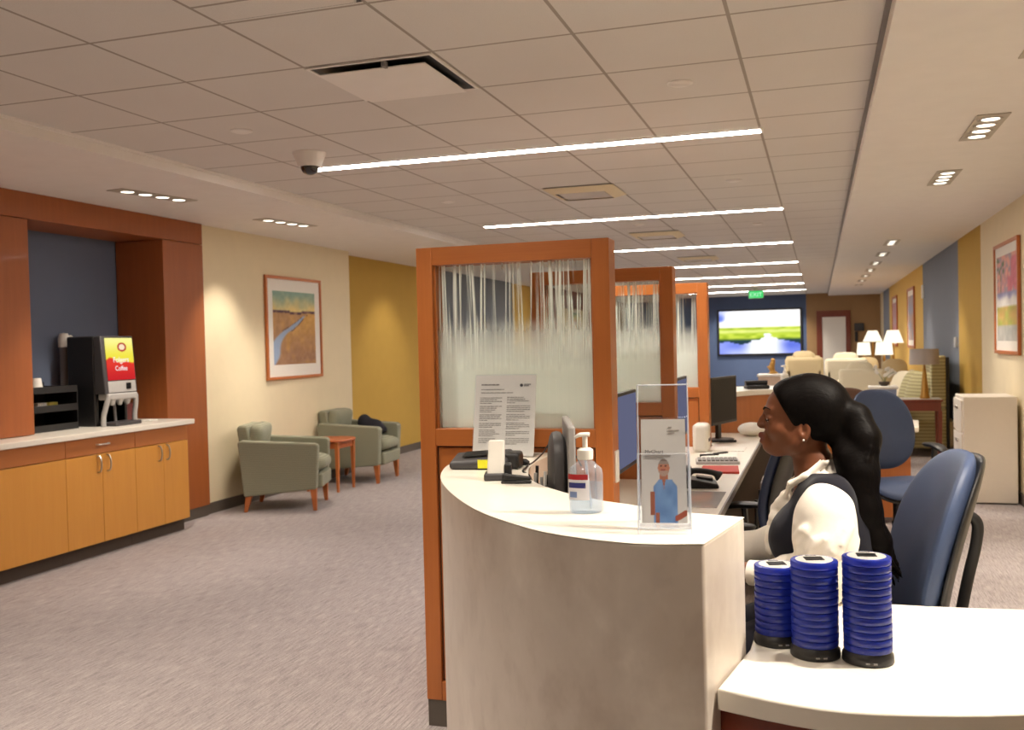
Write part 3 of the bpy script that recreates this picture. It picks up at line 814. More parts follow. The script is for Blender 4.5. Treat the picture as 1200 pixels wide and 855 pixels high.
# ------------------------------------------------------------------ curved reception counter
OUT = [(-.228, 1.957), (-.337, 1.933), (-.449, 1.953), (-.576, 2.01), (-.683, 2.099), (-.82, 2.244), (-.984, 2.488), (-1.123, 2.75), (-1.205, 2.977), (-1.235, 3.132), (-1.240, 3.331), (-1.225, 3.478)]
INN = [(-.171, 2.267), (-.235, 2.285), (-.341, 2.319), (-.483, 2.405), (-.545, 2.44), (-.681, 2.559), (-.83, 2.758), (-.915, 3.0), (-.948, 3.189), (-.955, 3.478)]
def smooth2(P, n): return [(p.x, p.y) for p in resample(catmull([(a, b, 0) for a, b in P], 8), n)]
NB = 44
outc, innc = smooth2(OUT, NB), smooth2(INN, NB)
def inset(P, Q, d): return [(a[0] + (b[0] - a[0]) * d / math.dist(a, b), a[1] + (b[1] - a[1]) * d / math.dist(a, b)) for a, b in zip(P, Q)]
UZ = 1.095
t = thing('reception_counter', 'curved white stone reception counter with raised top, in the foreground', 'reception counter', (0, 0, 0))
mb = MB()
o2, i2 = outc, innc
mb.band(o2, i2, .205, UZ - .001)
obj('stone_body', mb, M['stone'], t, .006, 3)
obj('counter_top', MB().band(inset(o2, i2, -.001), inset(i2, o2, -.001), UZ - .0012, UZ), M['white_top'], t)
obj('plinth', MB().band(inset(o2, i2, .07), inset(i2, o2, .03), 0, .205), M['base'], t)

# lower visitor desk ---------------------------------------------------
LZ = .78
front = smooth2([(-.2135, 2.012), (-.06, 1.962), (.088, 1.953), (.362, 2.021), (.62, 2.16), (.86, 2.37)], 24)
back = smooth2([(-.150, 2.772), (.187, 2.768), (.36, 2.775), (.502, 2.79), (.60, 2.80), (.70, 2.86)], 24)
t = thing('visitor_desk', 'lower white visitor desk with wood front, joined to the right of the stone counter', 'desk', (0, 0, 0))
ft = front[:]; ft[0] = (-.2135, 2.012)
poly = ft + back[::-1] + [(-.165, 2.29)]
obj('desktop', MB().prism(poly, LZ - .045, LZ), M['white_top'], t, .004)
obj('front_panel', MB().band(inset(front, back, .035), inset(front, back, .06), .10, LZ - .045), M['mahog'], t)
obj('kick', MB().band(inset(front, back, .09), inset(front, back, .11), 0, .10), M['base'], t)
obj('support', MB().box(.56, .585, 2.25, 2.7, 0, LZ - .045), M['mahog'], t)

# pagers ---------------------------------------------------------------
PR = .0525
pg0 = MB(); pg0.lathe([(0, 0), (.044, 0), (PR - .0012, .0006), (PR, .0025), (PR, .0128), (PR - .0012, .0146), (.046, .0158), (.040, .0159), (0, .0159)], 40)
ordn = ['topmost', 'second', 'third', 'fourth', 'fifth', 'sixth', 'seventh', 'eighth', 'ninth', 'tenth', 'eleventh', 'twelfth', 'thirteenth']
master = None
pitch = .0162
def stack(x, y, n, where, rz):
    global master
    t = thing('pager_charger', 'round black charging base under the ' + where + ' of blue pagers', 'charger', (x, y, LZ), rz, 'pager charging bases')
    obj('base', MB().lathe([(0, 0), (.054, 0), (.056, .003), (.055, .018), (.05, .026), (0, .026)], 40), M['black'], t)
    obj('status_lights', MB().box(-.012, -.004, -.0575, -.054, .008, .011).box(.004, .012, -.0575, -.054, .008, .011), M['grey'], t)
    for k in range(n):
        z = LZ + .0265 + (n - 1 - k) * pitch
        lb = ('topmost blue pager with a dark display window, on the ' + where) if k == 0 else ordn[k] + ' blue round pager from the top of the ' + where
        if k == 0:
            p = thing('coaster_pager', lb, 'pager', (x, y, z), rz, 'blue coaster pagers')
            obj('body', pg0, M['pager'], p)
            obj('face_label', MB().lathe([(0, .0168), (.041, .0166), (.0425, .0150)], 36), M['silver'], p)
            obj('display_window', MB().box(-.021, .021, -.016, .018, .0160, .0182), M['screen'], p, .002)
            obj('slot', MB().box(-.012, .012, .03, .033, .0160, .0175), M['darkgrey'], p)
        else:
            if master is None:
                master = tag(obj('coaster_pager', pg0, M['pager']), lb, 'pager', 'blue coaster pagers'); q = master
            else:
                q = master.copy(); COL.objects.link(q); q['label'] = lb
            q.location = (x + random.uniform(-.0006, .0006), y, z); q.rotation_euler = (0, 0, rz + random.uniform(-.2, .2))
stack(.094, 2.272, 13, 'right hand stack', .1)
stack(-.0185, 2.285, 12, 'middle stack', .25)
stack(-.105, 2.36, 10, 'left hand stack', .3)

# ------------------------------------------------------------------ things on the raised counter
# hand sanitiser
t = thing('hand_sanitizer', 'clear pump bottle of hand sanitizer standing on the white counter', 'bottle', (-.545, 2.262, UZ), rad(12))
bw = (1.0, .62)
def sq(r, z): return (r, z)
obj('bottle', MB().lathe([(.0, .001), (.036, .001), (.041, .006), (.0415, .03), (.0415, .098), (.039, .108), (.022, .123), (.0165, .127), (.0165, .132)], 36, sq=bw), M['gel'], t)
obj('gel', MB().lathe([(.0, .004), (.035, .004), (.0385, .01), (.0385, .074), (.0, .075)], 36, sq=bw), clear_plastic('blue_gel', (.86, .92, .98, 1), .1, .10, (.7, .8, .95, 1)), t)
obj('dip_tube', MB().cyl((.012, 0, .01), (.0, 0, .135), .0035), M['acrylic_edge'], t)
obj('pump_collar', MB().lathe([(.0185, .130), (.0195, .133), (.0195, .153), (.013, .158), (.0, .158)], 28), M['white'], t)
mb = MB().cyl((0, 0, .157), (0, 0, .186), .0065).tube(catmull([(.012, .0, .190), (.0, 0, .1905), (-.014, 0, .189), (-.024, 0, .183)], 5), [.0075] * 10 + [.0070, .0065, .006, .0055, .0048, .004], 12, None, .7)
obj('pump_head', mb, M['white'], t)
# label wraps the front left
def wrap(r, a0, a1, z0, z1, n=10):
    b = MB(); vs = []
    for i in range(n + 1):
        a = a0 + (a1 - a0) * i / n
        for z in (z0, z1): vs.append((r * cos(a), r * bw[1] * sin(a), z))
    b.add(vs, [(2 * i, 2 * i + 2, 2 * i + 3, 2 * i + 1) for i in range(n)]); return b
lab = obj('label', wrap(.0422, rad(180), rad(282), .034, .096), plain('bottle_label_film', lin(224, 224, 232), .5), t)
obj('label_band', wrap(.0426, rad(183), rad(278), .083, .096), plain('label_red', lin(176, 34, 42), .5), lab)
obj('label_band', wrap(.0426, rad(196), rad(270), .063, .076), plain('label_navy', lin(40, 46, 120), .5), lab)
obj('label_band', wrap(.0426, rad(206), rad(240), .040, .054), plain('label_blue', lin(120, 140, 190), .5), lab)
txt = text_mesh('label_lettering', 'PURELL', .0105, M['white'], T(.0, -.0272, .0660) @ Rz(rad(-24)) @ T(-.019, 0, 0) @ Rx(rad(90)), lab, .0003, 'CENTER')

# acrylic brochure holder with a brochure
t = thing('brochure_holder', 'clear acrylic holder with a brochure of a man in a blue polo shirt', 'brochure holder', (-.335, 2.135, UZ), rad(9))
AC, AE = M['acrylic'], M['acrylic_edge']
w2 = .056
def slab(p0, p1, x0, x1, th=.0025):
    """acrylic slab between two (y,z) points"""
    d = Vector((0, p1[0] - p0[0], p1[1] - p0[1])).normalized(); n = Vector((0, -d.z, d.y)) * th
    vs = []
    for x in (x0, x1):
        for (y, z) in (p0, p1): vs += [Vector((x, y, z)), Vector((x, y, z)) + n]
    return MB().add(vs, [(0, 1, 3, 2), (4, 6, 7, 5), (0, 2, 6, 4), (1, 5, 7, 3), (0, 4, 5, 1), (2, 3, 7, 6)])
obj('back_panel', slab((-.052, .012), (.045, .312), -w2, w2), AC, t)
obj('front_panel', slab((-.098, .012), (-.050, .165), -w2, w2), AC, t)
obj('rear_leg', slab((.055, .0), (.042, .24), -w2, w2), AC, t)
obj('pocket_floor', slab((-.098, .012), (-.05, .012), -w2, w2), AC, t)
mb = MB()
for sx in (-w2, w2):
    mb.add([(sx - .001, -.098, .012), (sx - .001, -.05, .012), (sx - .001, .0, .165), (sx - .001, -.05, .165)], [(0, 1, 2, 3)])
    mb.add([(sx * 1.02, -.105, .0), (sx * 1.02, .06, .0), (sx * 1.02, .046, .30), (sx * 1.02, -.04, .17)], [(0, 1, 2, 3)])
obj('side_panel', mb, AC, t, recalc=False)
mb = MB()
for sx in (-w2, w2):
    mb.tube([(sx, -.054, .012), (sx, .045, .313)], .0016, 6); mb.tube([(sx, -.105, .001), (sx, -.05, .168)], .0016, 6); mb.tube([(sx, .058, .001), (sx, .043, .24)], .0016, 6)
mb.tube([(-w2, .045, .313), (w2, .045, .313)], .0018, 6); mb.tube([(-w2, -.05, .167), (w2, -.05, .167)], .0008, 6); mb.tube([(-w2, -.098, .012), (w2, -.098, .012)], .0014, 6)
obj('polished_edge', mb, AE, t)  # whitish rods put the bright glint of acrylic edges into colour
def brochure(u, v):
    bg = mixc((214, 210, 204), (196, 194, 192), sstep(.3, .9, v + .2 * vnoise(u * 3, v * 3)))
    c = bg
    # man in blue polo shirt
    hx, hy = .50, .525
    e = ((u - hx) / .13) ** 2 + ((v - hy) / .085) ** 2
    if abs(u - .5) < .09 and .38 < v < .47: c = (176, 110, 84)
    sh = .26 + .10 * sstep(.42, .32, v) if v < .41 else .0
    if v < .41 and abs(u - .53) < .15 + .12 * sstep(.42, .33, v): c = mixc((122, 160, 206), (96, 132, 184), vnoise(u * 8, v * 10))
    if v < .41 and abs(u - .50) < .035 * sstep(.32, .41, v): c = (176, 110, 84)
    if .07 < v < .30 and abs(u - (.245 - (.26 - v) * .05)) < .05: c = (158, 92, 68)
    if v < .10 and .30 < u < .40: c = (158, 92, 68)
    if .02 < v < .12 and u > .74 and abs(v - (.05 + (u - .8) * .25)) < .03: c = (168, 84, 62)
    if e < 1:
        c = (190, 124, 96)
        if v > hy + .035: c = (150, 138, 130)
        if v > hy + .06: c = (120, 104, 96)
        if v < hy - .03: c = (176, 150, 136)
        if abs(v - (hy - .022)) < .008 and abs(u - .48) < .05: c = (150, 70, 66)
        if abs(v - (hy + .018)) < .007 and abs(abs(u - .49) - .05) < .022: c = (86, 56, 48)
    return c
tiltb = math.atan2(.097, .300)
bro = thing('brochure', 'pale printed brochure with a smiling man, standing in the acrylic holder', 'brochure', (0, 0, 0))
bro.matrix_world = T(-.335, 2.135, UZ) @ Rz(rad(9)) @ T(0, -.0585, .0165) @ Rx(-tiltb)
obj('sheet', MB().box(-.049, .049, .0003, .003, 0, .232), M['paper'], bro)
picture_mesh('front_page', brochure, 70, 130, Matrix.Identity(4), M['paint'], bro, .098, .232)
def bro_txt(u, v, s, body, m): return text_mesh('lettering', body, s, m, T(-.049 + .098 * u, -.0006, .232 * v) @ Rx(rad(90)), bro, .0001)
bro_txt(.08, .665, .0115, 'MyChart', M['print_dark'])
mb = MB()
for (u0, u1, v) in ((.08, .66, .638), (.08, .50, .62), (.62, .70, .915), (.62, .86, .885), (.62, .76, .858)):
    mb.box(-.049 + .098 * u0, -.049 + .098 * u1, -.0008, 0, .232 * v, .232 * v + .0022)
obj('small_print', mb, M['print_grey'], bro)

# acrylic sign with a printed notice
t = thing('notice_stand', 'white printed notice in a slanted stand near the first partition', 'sign', (-1.112, 3.335, UZ), rad(0))
SW, SH = .118, .300
lean = rad(-12)
MS = T(0, -.01, .004) @ Rx(lean)
obj('sheet', MB().box(-SW, SW, 0, .003, 0, SH, MS), M['paper'], t)
mb = MB(); mb.box(-SW - .002, SW + .002, -.005, -.003, 0, SH + .003, MS)
obj('front_cover', mb, AC, t)
obj('foot', MB().box(-SW, SW, -.012, .085, .0, .004), AC, t)
mb = MB(); rg = random.Random(3)
def line(x0, x1, z, h=.0022):
    x = x0
    while x < x1 - .004:
        wl = min(rg.uniform(.006, .02), x1 - x); mb.box(x, x + wl, -.0010, 0, z, z + h, MS); x += wl + .0022
line(-.095, -.025, .262, .005); line(-.095, -.005, .245, .0026); line(-.095, .03, .233, .0026)
for c0, c1 in ((-.098, -.012), (.008, .098)):
    z = .214 if c0 < 0 else .216
    while z > .04:
        for q in range(rg.choice((2, 3, 3))): line(c0, c1 - rg.choice((0, 0, .02)), z); z -= .0068
        line(c0, c0 + rg.uniform(.03, .07), z); z -= .0115
obj('printed_text', mb, M['print_grey'], t)
mb = MB(); mb.lathe([(0, 0), (.006, .0002), (.006, .0008)], 12, M=MS @ T(.062, -.0004, .262) @ Rx(rad(90))); mb.box(.072, .098, -.001, 0, .264, .2665, MS); mb.box(.072, .09, -.001, 0, .2585, .261, MS)
obj('letterhead', mb, M['print_dark'], t)

# payment terminal: dark wedge with a yellow sticker
t = thing('payment_terminal', 'dark grey card terminal with a yellow sticker on the white counter', 'card terminal', (-1.085, 3.02, UZ), rad(6))
obj('body', MB().add([(-.10, -.055, 0), (.10, -.055, 0), (.10, .055, 0), (-.10, .055, 0), (-.10, -.055, .026), (.10, -.055, .04), (.10, .055, .062), (-.10, .055, .048)], [(0, 3, 2, 1), (4, 5, 6, 7), (0, 1, 5, 4), (1, 2, 6, 5), (2, 3, 7, 6), (3, 0, 4, 7)]), M['darkgrey'], t, .012, 3)
obj('sticker', MB().box(.0, .058, -.0568, -.055, .006, .034), plain('yellow_sticker', lin(226, 222, 40), .5), t)
obj('screen', MB().add([(-.06, -.03, .040), (.03, -.03, .0465), (.03, .03, .058), (-.06, .03, .0515)], [(0, 1, 2, 3)]), M['screen'], t)
obj('printer_hood', MB().box(.085, .135, -.04, .05, .0, .055), M['black'], t, .012, 3)
# upright white reader on a dark cradle
t = thing('card_reader', 'upright white card reader in a dark cradle on the white counter', 'card reader', (-.945, 2.765, UZ), rad(16))
obj('reader', MB().add([(-.030, -.020, .012), (.024, -.020, .012), (.024, .026, .012), (-.030, .026, .012), (-.022, -.006, .122), (.026, -.006, .122), (.026, .030, .118), (-.022, .030, .118)], [(0, 3, 2, 1), (4, 5, 6, 7), (0, 1, 5, 4), (1, 2, 6, 5), (2, 3, 7, 6), (3, 0, 4, 7)]), M['white'], t, .004)
obj('cradle', MB().box(-.038, .036, -.034, .04, 0, .022), M['darkgrey'], t, .005)
obj('slot_arm', MB().box(.024, .046, -.02, .03, 0, .05), M['black'], t, .005)
t = thing('stapler', 'small black stapler lying beside the white card reader', 'stapler', (-.862, 2.70, UZ), rad(10))
obj('base', MB().box(-.045, .045, -.012, .012, 0, .008), M['black'], t, .003); obj('arm', MB().add([(-.045, -.011, .010), (.045, -.011, .010), (.045, .011, .010), (-.045, .011, .010), (-.04, -.009, .030), (.042, -.009, .020), (.042, .009, .020), (-.04, .009, .030)], [(0, 3, 2, 1), (4, 5, 6, 7), (0, 1, 5, 4), (1, 2, 6, 5), (2, 3, 7, 6), (3, 0, 4, 7)]), M['black'], t, .004)
tag(obj('cable_connector', MB().tube([(-1.0, 3.10, UZ + .011), (-.985, 3.105, UZ + .012), (-.955, 3.10, UZ + .012), (-.943, 3.098, UZ + .01)], [.007, .0115, .0115, .006], 10), M['black'], None), 'round black cable plug lying on the counter below the notice', 'cable')
zc = UZ + .003
cab = catmull([(-.945, 3.11, zc), (-.95, 3.18, zc), (-.95, 3.30, UZ + .02), (-.935, 3.36, UZ + .055), (-.89, 3.36, UZ + .058), (-.84, 3.30, UZ + .03), (-.80, 3.26, UZ - .02)], 7)
tag(obj('power_cable', MB().tube(cab, .0028, 7), M['black'], None), 'thin black cable looping past the front of the notice stand', 'cable')
cab = catmull([(-.835, 2.72, zc), (-.80, 2.71, zc), (-.772, 2.69, UZ - .002), (-.76, 2.72, UZ - .05)], 6)
cab = catmull([(-.945, 3.095, zc), (-.93, 3.02, zc), (-.912, 2.93, UZ + .003), (-.885, 2.935, UZ - .03), (-.88, 2.94, UZ - .2)], 6)
tag(obj('power_cable', MB().tube(cab, .003, 7), M['black'], None), 'short black cable dropping over the inner edge of the counter', 'cable')

# ------------------------------------------------------------------ long work desk behind the counter
WZ = .78
t = thing('long_desk', 'long white work desk running past the partitions, behind the counter', 'desk', (0, 0, 0))
inner_front = smooth2([(-.41, 2.375), (-.483, 2.415), (-.545, 2.45), (-.681, 2.57), (-.82, 2.765), (-.905, 3.0), (-.938, 3.19), (-.945, 3.47)], 24)
poly = inner_front + [(-.725, 3.47), (-.725, 3.598), (-1.42, 3.598), (-1.42, 4.987), (-.713, 4.987), (-.713, 5.112), (-1.42, 5.112), (-1.42, 6.558), (-.708, 6.558), (-.708, 6.682), (-1.42, 6.682), (-1.42, 7.55), (-.41, 7.55)]
obj('worktop', MB().prism(poly, WZ - .035, WZ), M['white_top'], t, .003)
obj('front_edge', MB().box(-.412, -.402, 2.40, 7.55, WZ - .036, WZ - .001), M['grey'], t)
for y0, y1 in ((3.60, 4.98), (5.12, 6.55), (6.69, 7.5)):
    obj('modesty_panel', MB().box(-1.40, -1.375, y0, y1, .02, WZ - .036), M['cherry'], t)
for y in (4.4, 5.9, 7.3):
    d = obj('pedestal', MB().box(-1.30, -.74, y - .2, y + .2, .03, WZ - .037), M['darkgrey'], t, .004)
    for z in (.10, .31, .52): obj('pedestal_drawer', MB().box(-.742, -.73, y - .19, y + .19, z, z + .19), M['grey'], d)

M['lit_screen'] = emit('lit_screen', (.36, .38, .62, 1), .16)
def monitor(label, loc, rz, w, h, zb, mat_back=None, silver=False, scr='screen'):
    """local: screen faces -Y, centre of panel bottom at z=zb above the stand foot"""
    t = thing('monitor', label, 'monitor', loc, rz)
    sb = M['grey'] if silver else M['black']
    obj('housing', MB().box(-w / 2, w / 2, 0, .022, zb, zb + h), sb, t, .005)
    obj('screen', MB().box(-w / 2 + .014, w / 2 - .014, -.0015, .001, zb + .02, zb + h - .014), M[scr], t)
    obj('rear_cover', MB().pad(w * .38, h * .40, .06, 3.5, None, T(0, .046, zb + h / 2) @ Rx(rad(-90)), na=28, nr=6), mat_back or M['darkgrey'], t)
    obj('stand_neck', MB().box(-.03, .03, .04, .065, .01, zb + h * .45), M['black'], t, .004)
    obj('stand_foot', MB().pad(.12, .085, .02, 3, None, T(0, .04, .010), na=28, nr=5), M['black'], t)
    return t
# faces +X : local -Y -> world +X  => rz = 90deg
monitor('computer monitor at the right edge of the nearest partition, screen facing the aisle side', (-.765, 3.90, WZ), rad(90), .50, .325, .195, scr='lit_screen')
monitor('narrow-looking monitor behind the middle partition, partly behind the acrylic holder', (-.735, 5.37, WZ), rad(90), .48, .335, .185, scr='lit_screen')
monitor('black monitor beside the third partition, right of its orange edge', (-.645, 6.94, WZ), rad(90 - 17), .46, .335, .125)
monitor('edge-on silver and black monitor standing behind the sanitizer bottle', (-.722, 2.83, WZ), rad(107), .42, .335, .155, mat_back=M['darkgrey'], silver=True)
# pen holder
t = thing('desk_organizer', 'black pen organizer behind the inner edge of the stone counter', 'organizer', (-.866, 2.965, WZ), .25)
obj('box', MB().box(-.034, .034, -.045, .045, 0, .27), M['black'], t, .004)
for (x, y, h, m) in ((-.02, .0, .31, 'silver'), (-.015, .025, .33, 'black'), (.012, -.01, .315, 'white'), (.016, .02, .30, 'black'), (.0, -.028, .30, 'silver')):
    obj('pen', MB().cyl((x, y, .2), (x + .006, y, h), .0055, n=8), M[m], t)
# phone handset
t = thing('telephone', 'black telephone on the long white desk nearest the acrylic holder', 'telephone', (-.565, 4.80, WZ), rad(100))
obj('base', MB().add([(-.09, -.08, 0), (.09, -.08, 0), (.09, .09, 0), (-.09, .09, 0), (-.085, -.075, .02), (.085, -.075, .02), (.085, .085, .05), (-.085, .085, .05)], [(0, 3, 2, 1), (4, 5, 6, 7), (0, 1, 5, 4), (1, 2, 6, 5), (2, 3, 7, 6), (3, 0, 4, 7)]), M['black'], t, .008)
mb = MB().tube(catmull([(-.055, -.085, .055), (-.055, -.05, .075), (-.055, .03, .085), (-.055, .075, .075)], 5), [.026, .026, .024, .018, .015, .014, .014, .014, .014, .014, .014, .014, .018, .024, .026, .026], 12)
obj('handset', mb, M['black'], t)
obj('keypad', MB().box(.0, .07, -.05, .03, .03, .045, Rx(rad(8))), M['darkgrey'], t)
tag(obj('red_folder', MB().prism([(-.63, 5.24), (-.418, 5.262), (-.445, 5.52), (-.64, 5.50)], WZ, WZ + .012), M['red'], None, .003), 'red folder lying at the edge of the long white desk', 'folder')
t = thing('keyboard', 'grey computer keyboard behind the red folder on the long desk', 'keyboard', (-.585, 5.72, WZ), rad(8))
obj('tray', MB().box(-.12, .13, -.09, .09, 0, .018), M['silver'], t, .004)
mb = MB()
for i in range(9):
    for j in range(5): mb.box(-.108 + i * .0255, -.108 + i * .0255 + .021, -.075 + j * .030, -.075 + j * .030 + .024, .018, .026)
obj('keys', mb, M['grey'], t)
tag(obj('laminated_sheet', MB().prism([(-.64, 4.18), (-.43, 4.18), (-.43, 4.62), (-.64, 4.62)], WZ, WZ + .003), plain('glossy_laminate', lin(206, 204, 206), .12, 0, .5, .6), None), 'shiny laminated sheet at the near edge of the long white desk', 'sheet')
t = thing('label_printer', 'rounded white desktop device beside the orange edge of the third partition', 'printer', (-.735, 6.28, WZ), rad(90))
obj('body', MB().prism([(-.08, -.05), (.08, -.05), (.08, .05), (-.08, .05)], 0, .185), M['white'], t, .025, 4); obj('front_slot', MB().box(-.05, .05, -.054, -.048, .07, .09), M['darkgrey'], t)
for k, (x, y, r, lb) in enumerate(((-.66, 6.02, .5, 'dark pen nearest the red folder on the white desk'), (-.60, 6.12, .9, 'second dark pen lying on papers behind the keyboard'), (-.62, 6.85, .3, 'dark marker lying below the black monitor'))):
    tag(obj('pen', MB().cyl((x - .06 * cos(r), y - .06 * sin(r), WZ + .009), (x + .06 * cos(r), y + .06 * sin(r), WZ + .009), .0085, n=8), M['black'], None), lb, 'pen')
tag(obj('paper_stack', MB().prism([(-.70, 5.86), (-.48, 5.90), (-.50, 6.22), (-.71, 6.18)], WZ, WZ + .006).box(-.66, -.47, 6.3, 6.55, WZ, WZ + .004), M['paper'], None), 'loose white papers behind the keyboard on the long desk', 'papers')
s = SDF((-.62, 7.15, WZ), (-.34, 7.55, WZ + .16), .008); s.ell((-.49, 7.34, WZ + .05), (.10, .12, .05), .01); s.ell((-.45, 7.30, WZ + .06), (.05, .06, .04), .02)
tag(s.obj('white_cloth', M['paper'], smooth=2), 'rounded white bundle at the far end of the long desk, by the face', 'desk item')
# far curved counter, mirrored end of the desk run
fo = smooth2([(x, 10.62 - y) for x, y in OUT if y < 3.2], 30); 
fi = smooth2([(-.10, 8.08), (-.28, 8.04), (-.40, 7.98), (-.52, 7.86), (-.62, 7.72), (-.70, 7.60)], 30)
fo = smooth2([(-.06, 8.66), (-.34, 8.66), (-.55, 8.60), (-.75, 8.46), (-.95, 8.22), (-1.10, 7.9)], 30)
t = thing('far_counter', 'far white-topped curved counter with wood front, seen left of the face', 'counter', (0, 0, 0))
obj('counter_top', MB().band(fo, fi, 1.05, 1.09), M['white_top'], t, .004)
obj('wood_front', MB().band(inset(fo, fi, .03), inset(fi, fo, .02), .70, 1.05), M['cherry'], t)
obj('dark_base', MB().band(inset(fo, fi, .05), inset(fi, fo, .05), 0, .70), M['darkkick'], t)
t = thing('telephone', 'dark telephone lying on the far white counter left of the head', 'telephone', (-.50, 8.14, 1.09), rad(20))
obj('base', MB().box(-.09, .10, -.06, .06, 0, .03), M['black'], t, .012); obj('handset', MB().tube([(-.09, 0, .045), (-.06, 0, .05), (.06, 0, .05), (.09, 0, .045)], [.024, .02, .02, .024], 10), M['black'], t)
t = thing('pump_bottle', 'small white pump bottle on the far counter beside the head', 'bottle', (-.275, 8.30, 1.09)) 
obj('bottle', MB().lathe([(0, 0), (.032, 0), (.034, .01), (.034, .10), (.014, .125), (.014, .14)], 20), M['white'], t); obj('pump', MB().cyl((0, 0, .14), (0, 0, .18), .007).tube([(.01, 0, .18), (-.03, 0, .178)], .007, 8), M['white'], t)
# under-desk cart with papers
t = thing('rolling_cart', 'dark rolling cart with grey paper trays beside the long desk', 'cart', (-.22, 5.95, 0))
for z in (.10, .30, .50): obj('shelf', MB().box(-.15, .15, -.20, .20, z, z + .02), M['black'], t)
for sx in (-1, 1):
    for sy in (-1, 1): obj('post', MB().cyl((sx * .145, sy * .195, .05), (sx * .145, sy * .195, .56), .01), M['black'], t); obj('caster', MB().ball((sx * .145, sy * .195, .025), .025, 10, 6), M['black'], t)
for q, (y, lb) in enumerate(((-.12, 'grey box of files at the near end of the dark cart'), (.06, 'pale box of files at the far end of the dark cart'))):
    mb = MB()
    for k in range(7): mb.box(-.34 + k * .035, -.34 + k * .035 + .026, 5.95 + y - .07, 5.95 + y + .07, .521, .66 - .01 * (k % 3))
    tag(obj('file_box', mb, M['grey'] if q == 0 else M['offwhite'], None, .003), lb, 'file box')
# ------------------------------------------------------------------ task chairs
def task_chair(label, loc, rz, arm_z=.675):
    t = thing('task_chair', label, 'office chair', loc, rz, 'blue vinyl task chairs')
    def wf(x, y): return -.05 * max(0, (y - .08) / .16) ** 2 + .02 * (x / .24) ** 2
    obj('seat', MB().pad(.245, .24, .085, 3.4, wf, T(0, 0, .495), p=3), M['seatblue'], t)
    obj('seat_shell', MB().pad(.235, .23, .05, 3.4, wf, T(0, 0, .455), p=3), M['black'], t)
    RC = rad(100)
    def wing(x, y): return -.05 * (x / .22) ** 2 - .030 * math.cos((y + .10) / .29 * 1.6)
    def shape(mb, a, b, tk, off, mat, nm, p=3.0):
        MM = T(0, -.265, .855) @ Rx(RC) @ T(0, 0, off)
        o = obj(nm, mb.pad(a, b, tk, 3.0, wing, None, na=48, nr=10, p=p), mat, t)
        for v in o.data.vertices:
            k = v.co.y / b
            v.co.x *= 1.0 - .20 * max(0, k) ** 1.6 - .12 * max(0, -k) ** 2
        o.data.transform(MM); return o
    shape(MB(), .225, .280, .075, 0, M['seatblue'], 'backrest', 2.6)
    shape(MB(), .220, .276, .03, .034, M['black'], 'back_shell')
    sp = catmull([(0, .02, .41), (0, -.18, .42), (0, -.255, .45), (0, -.285, .56), (0, -.325, .76), (0, -.350, .87), (0, -.352, .93), (0, -.315, .955)], 6)
    obj('back_support', MB().tube(sp, .012, 10, None, 1.3), M['black'], t)
    for sx in (-1, 1):
        a = obj('armrest', MB().pad(.045, .125, .03, 3, lambda x, y: -.03 * max(0, y / .125) ** 2, T(sx * .285, -.03, arm_z), na=28, nr=5), M['black'], t)
        obj('arm_post', MB().tube(catmull([(sx * .20, -.04, .42), (sx * .275, -.05, .43), (sx * .29, -.05, .50), (sx * .288, -.04, arm_z - .01)], 5), .017, 8, None, 1.4), M['black'], a)
    obj('gas_lift', MB().cyl((0, 0, .10), (0, 0, .42), .028, .028).cyl((0, 0, .08), (0, 0, .26), .036, .036), M['black'], t)
    for k in range(5):
        an = 2 * pi * k / 5 + .3
        lg = obj('base_leg', MB().tube([(0, 0, .115), (.15 * cos(an), .15 * sin(an), .10), (.30 * cos(an), .30 * sin(an), .07)], [.03, .026, .016], 8), M['black'], t)
        cx, cy = .30 * cos(an), .30 * sin(an)
        obj('caster', MB().cyl((cx - .02 * sin(an), cy + .02 * cos(an), .027), (cx + .02 * sin(an), cy - .02 * cos(an), .027), .027, n=14).cyl((cx, cy, .03), (cx, cy, .075), .008, n=8), M['black'], lg)
    return t
c0 = task_chair('blue task chair the seated woman sits on, nearest the visitor desk', (.062, 2.955, 0), rad(99))
task_chair('empty blue task chair facing the aisle, behind the seated woman', (.485, 6.88, 0), rad(203), .755)
dup(c0, (-.42, 4.62, 0), rad(88), 'blue task chair pushed in at the long desk, mostly behind the woman')
c0.scale = (1.04, 1.04, 1.04)

# ------------------------------------------------------------------ seated woman (faces -X)
CY = 2.95
person = thing('person', 'seated woman in a navy vest and white blouse with a long dark ponytail, facing left', 'person', (0, CY, 0))
def mat_skin():
    t = NT('brown_skin'); a = t.n('ShaderNodeVertexColor'); a.layer_name = 'Col'; n = t.noise((220, 220, 220), 3)
    return t.done(t.bsdf(a.outputs[0], .5, 0, 0, .28, bump=n, bump_str=.06, bump_dist=.001, sss=.05))
def mat_hair():
    t = NT('dark_hair'); n = t.noise((60, 240, 30), 3, .6)
    p = t.bsdf(t.mix(n, (.0015, .0012, .0012, 1), (.005, .0035, .003, 1)), .5, 0, 0, .06, bump=n, bump_str=.3, bump_dist=.004)
    return t.done(p)
def mat_cloth(name, c1, c2, sc=420):
    t = NT(name); n = t.noise((sc, sc, sc), 2); f = t.noise((9, 9, 5), 3)
    return t.done(t.bsdf(t.mix(n, c1, c2), .85, 0, 0, .2, bump=f, bump_str=.35, bump_dist=.012, sheen=.1))
SK, HR = mat_skin(), mat_hair()
VEST = mat_cloth('navy_vest', lin(13, 13, 22), lin(22, 22, 34)); BL = mat_cloth('white_blouse', lin(226, 218, 206), lin(240, 234, 224)); TR = mat_cloth('dark_trousers', lin(30, 30, 40), lin(44, 44, 54))

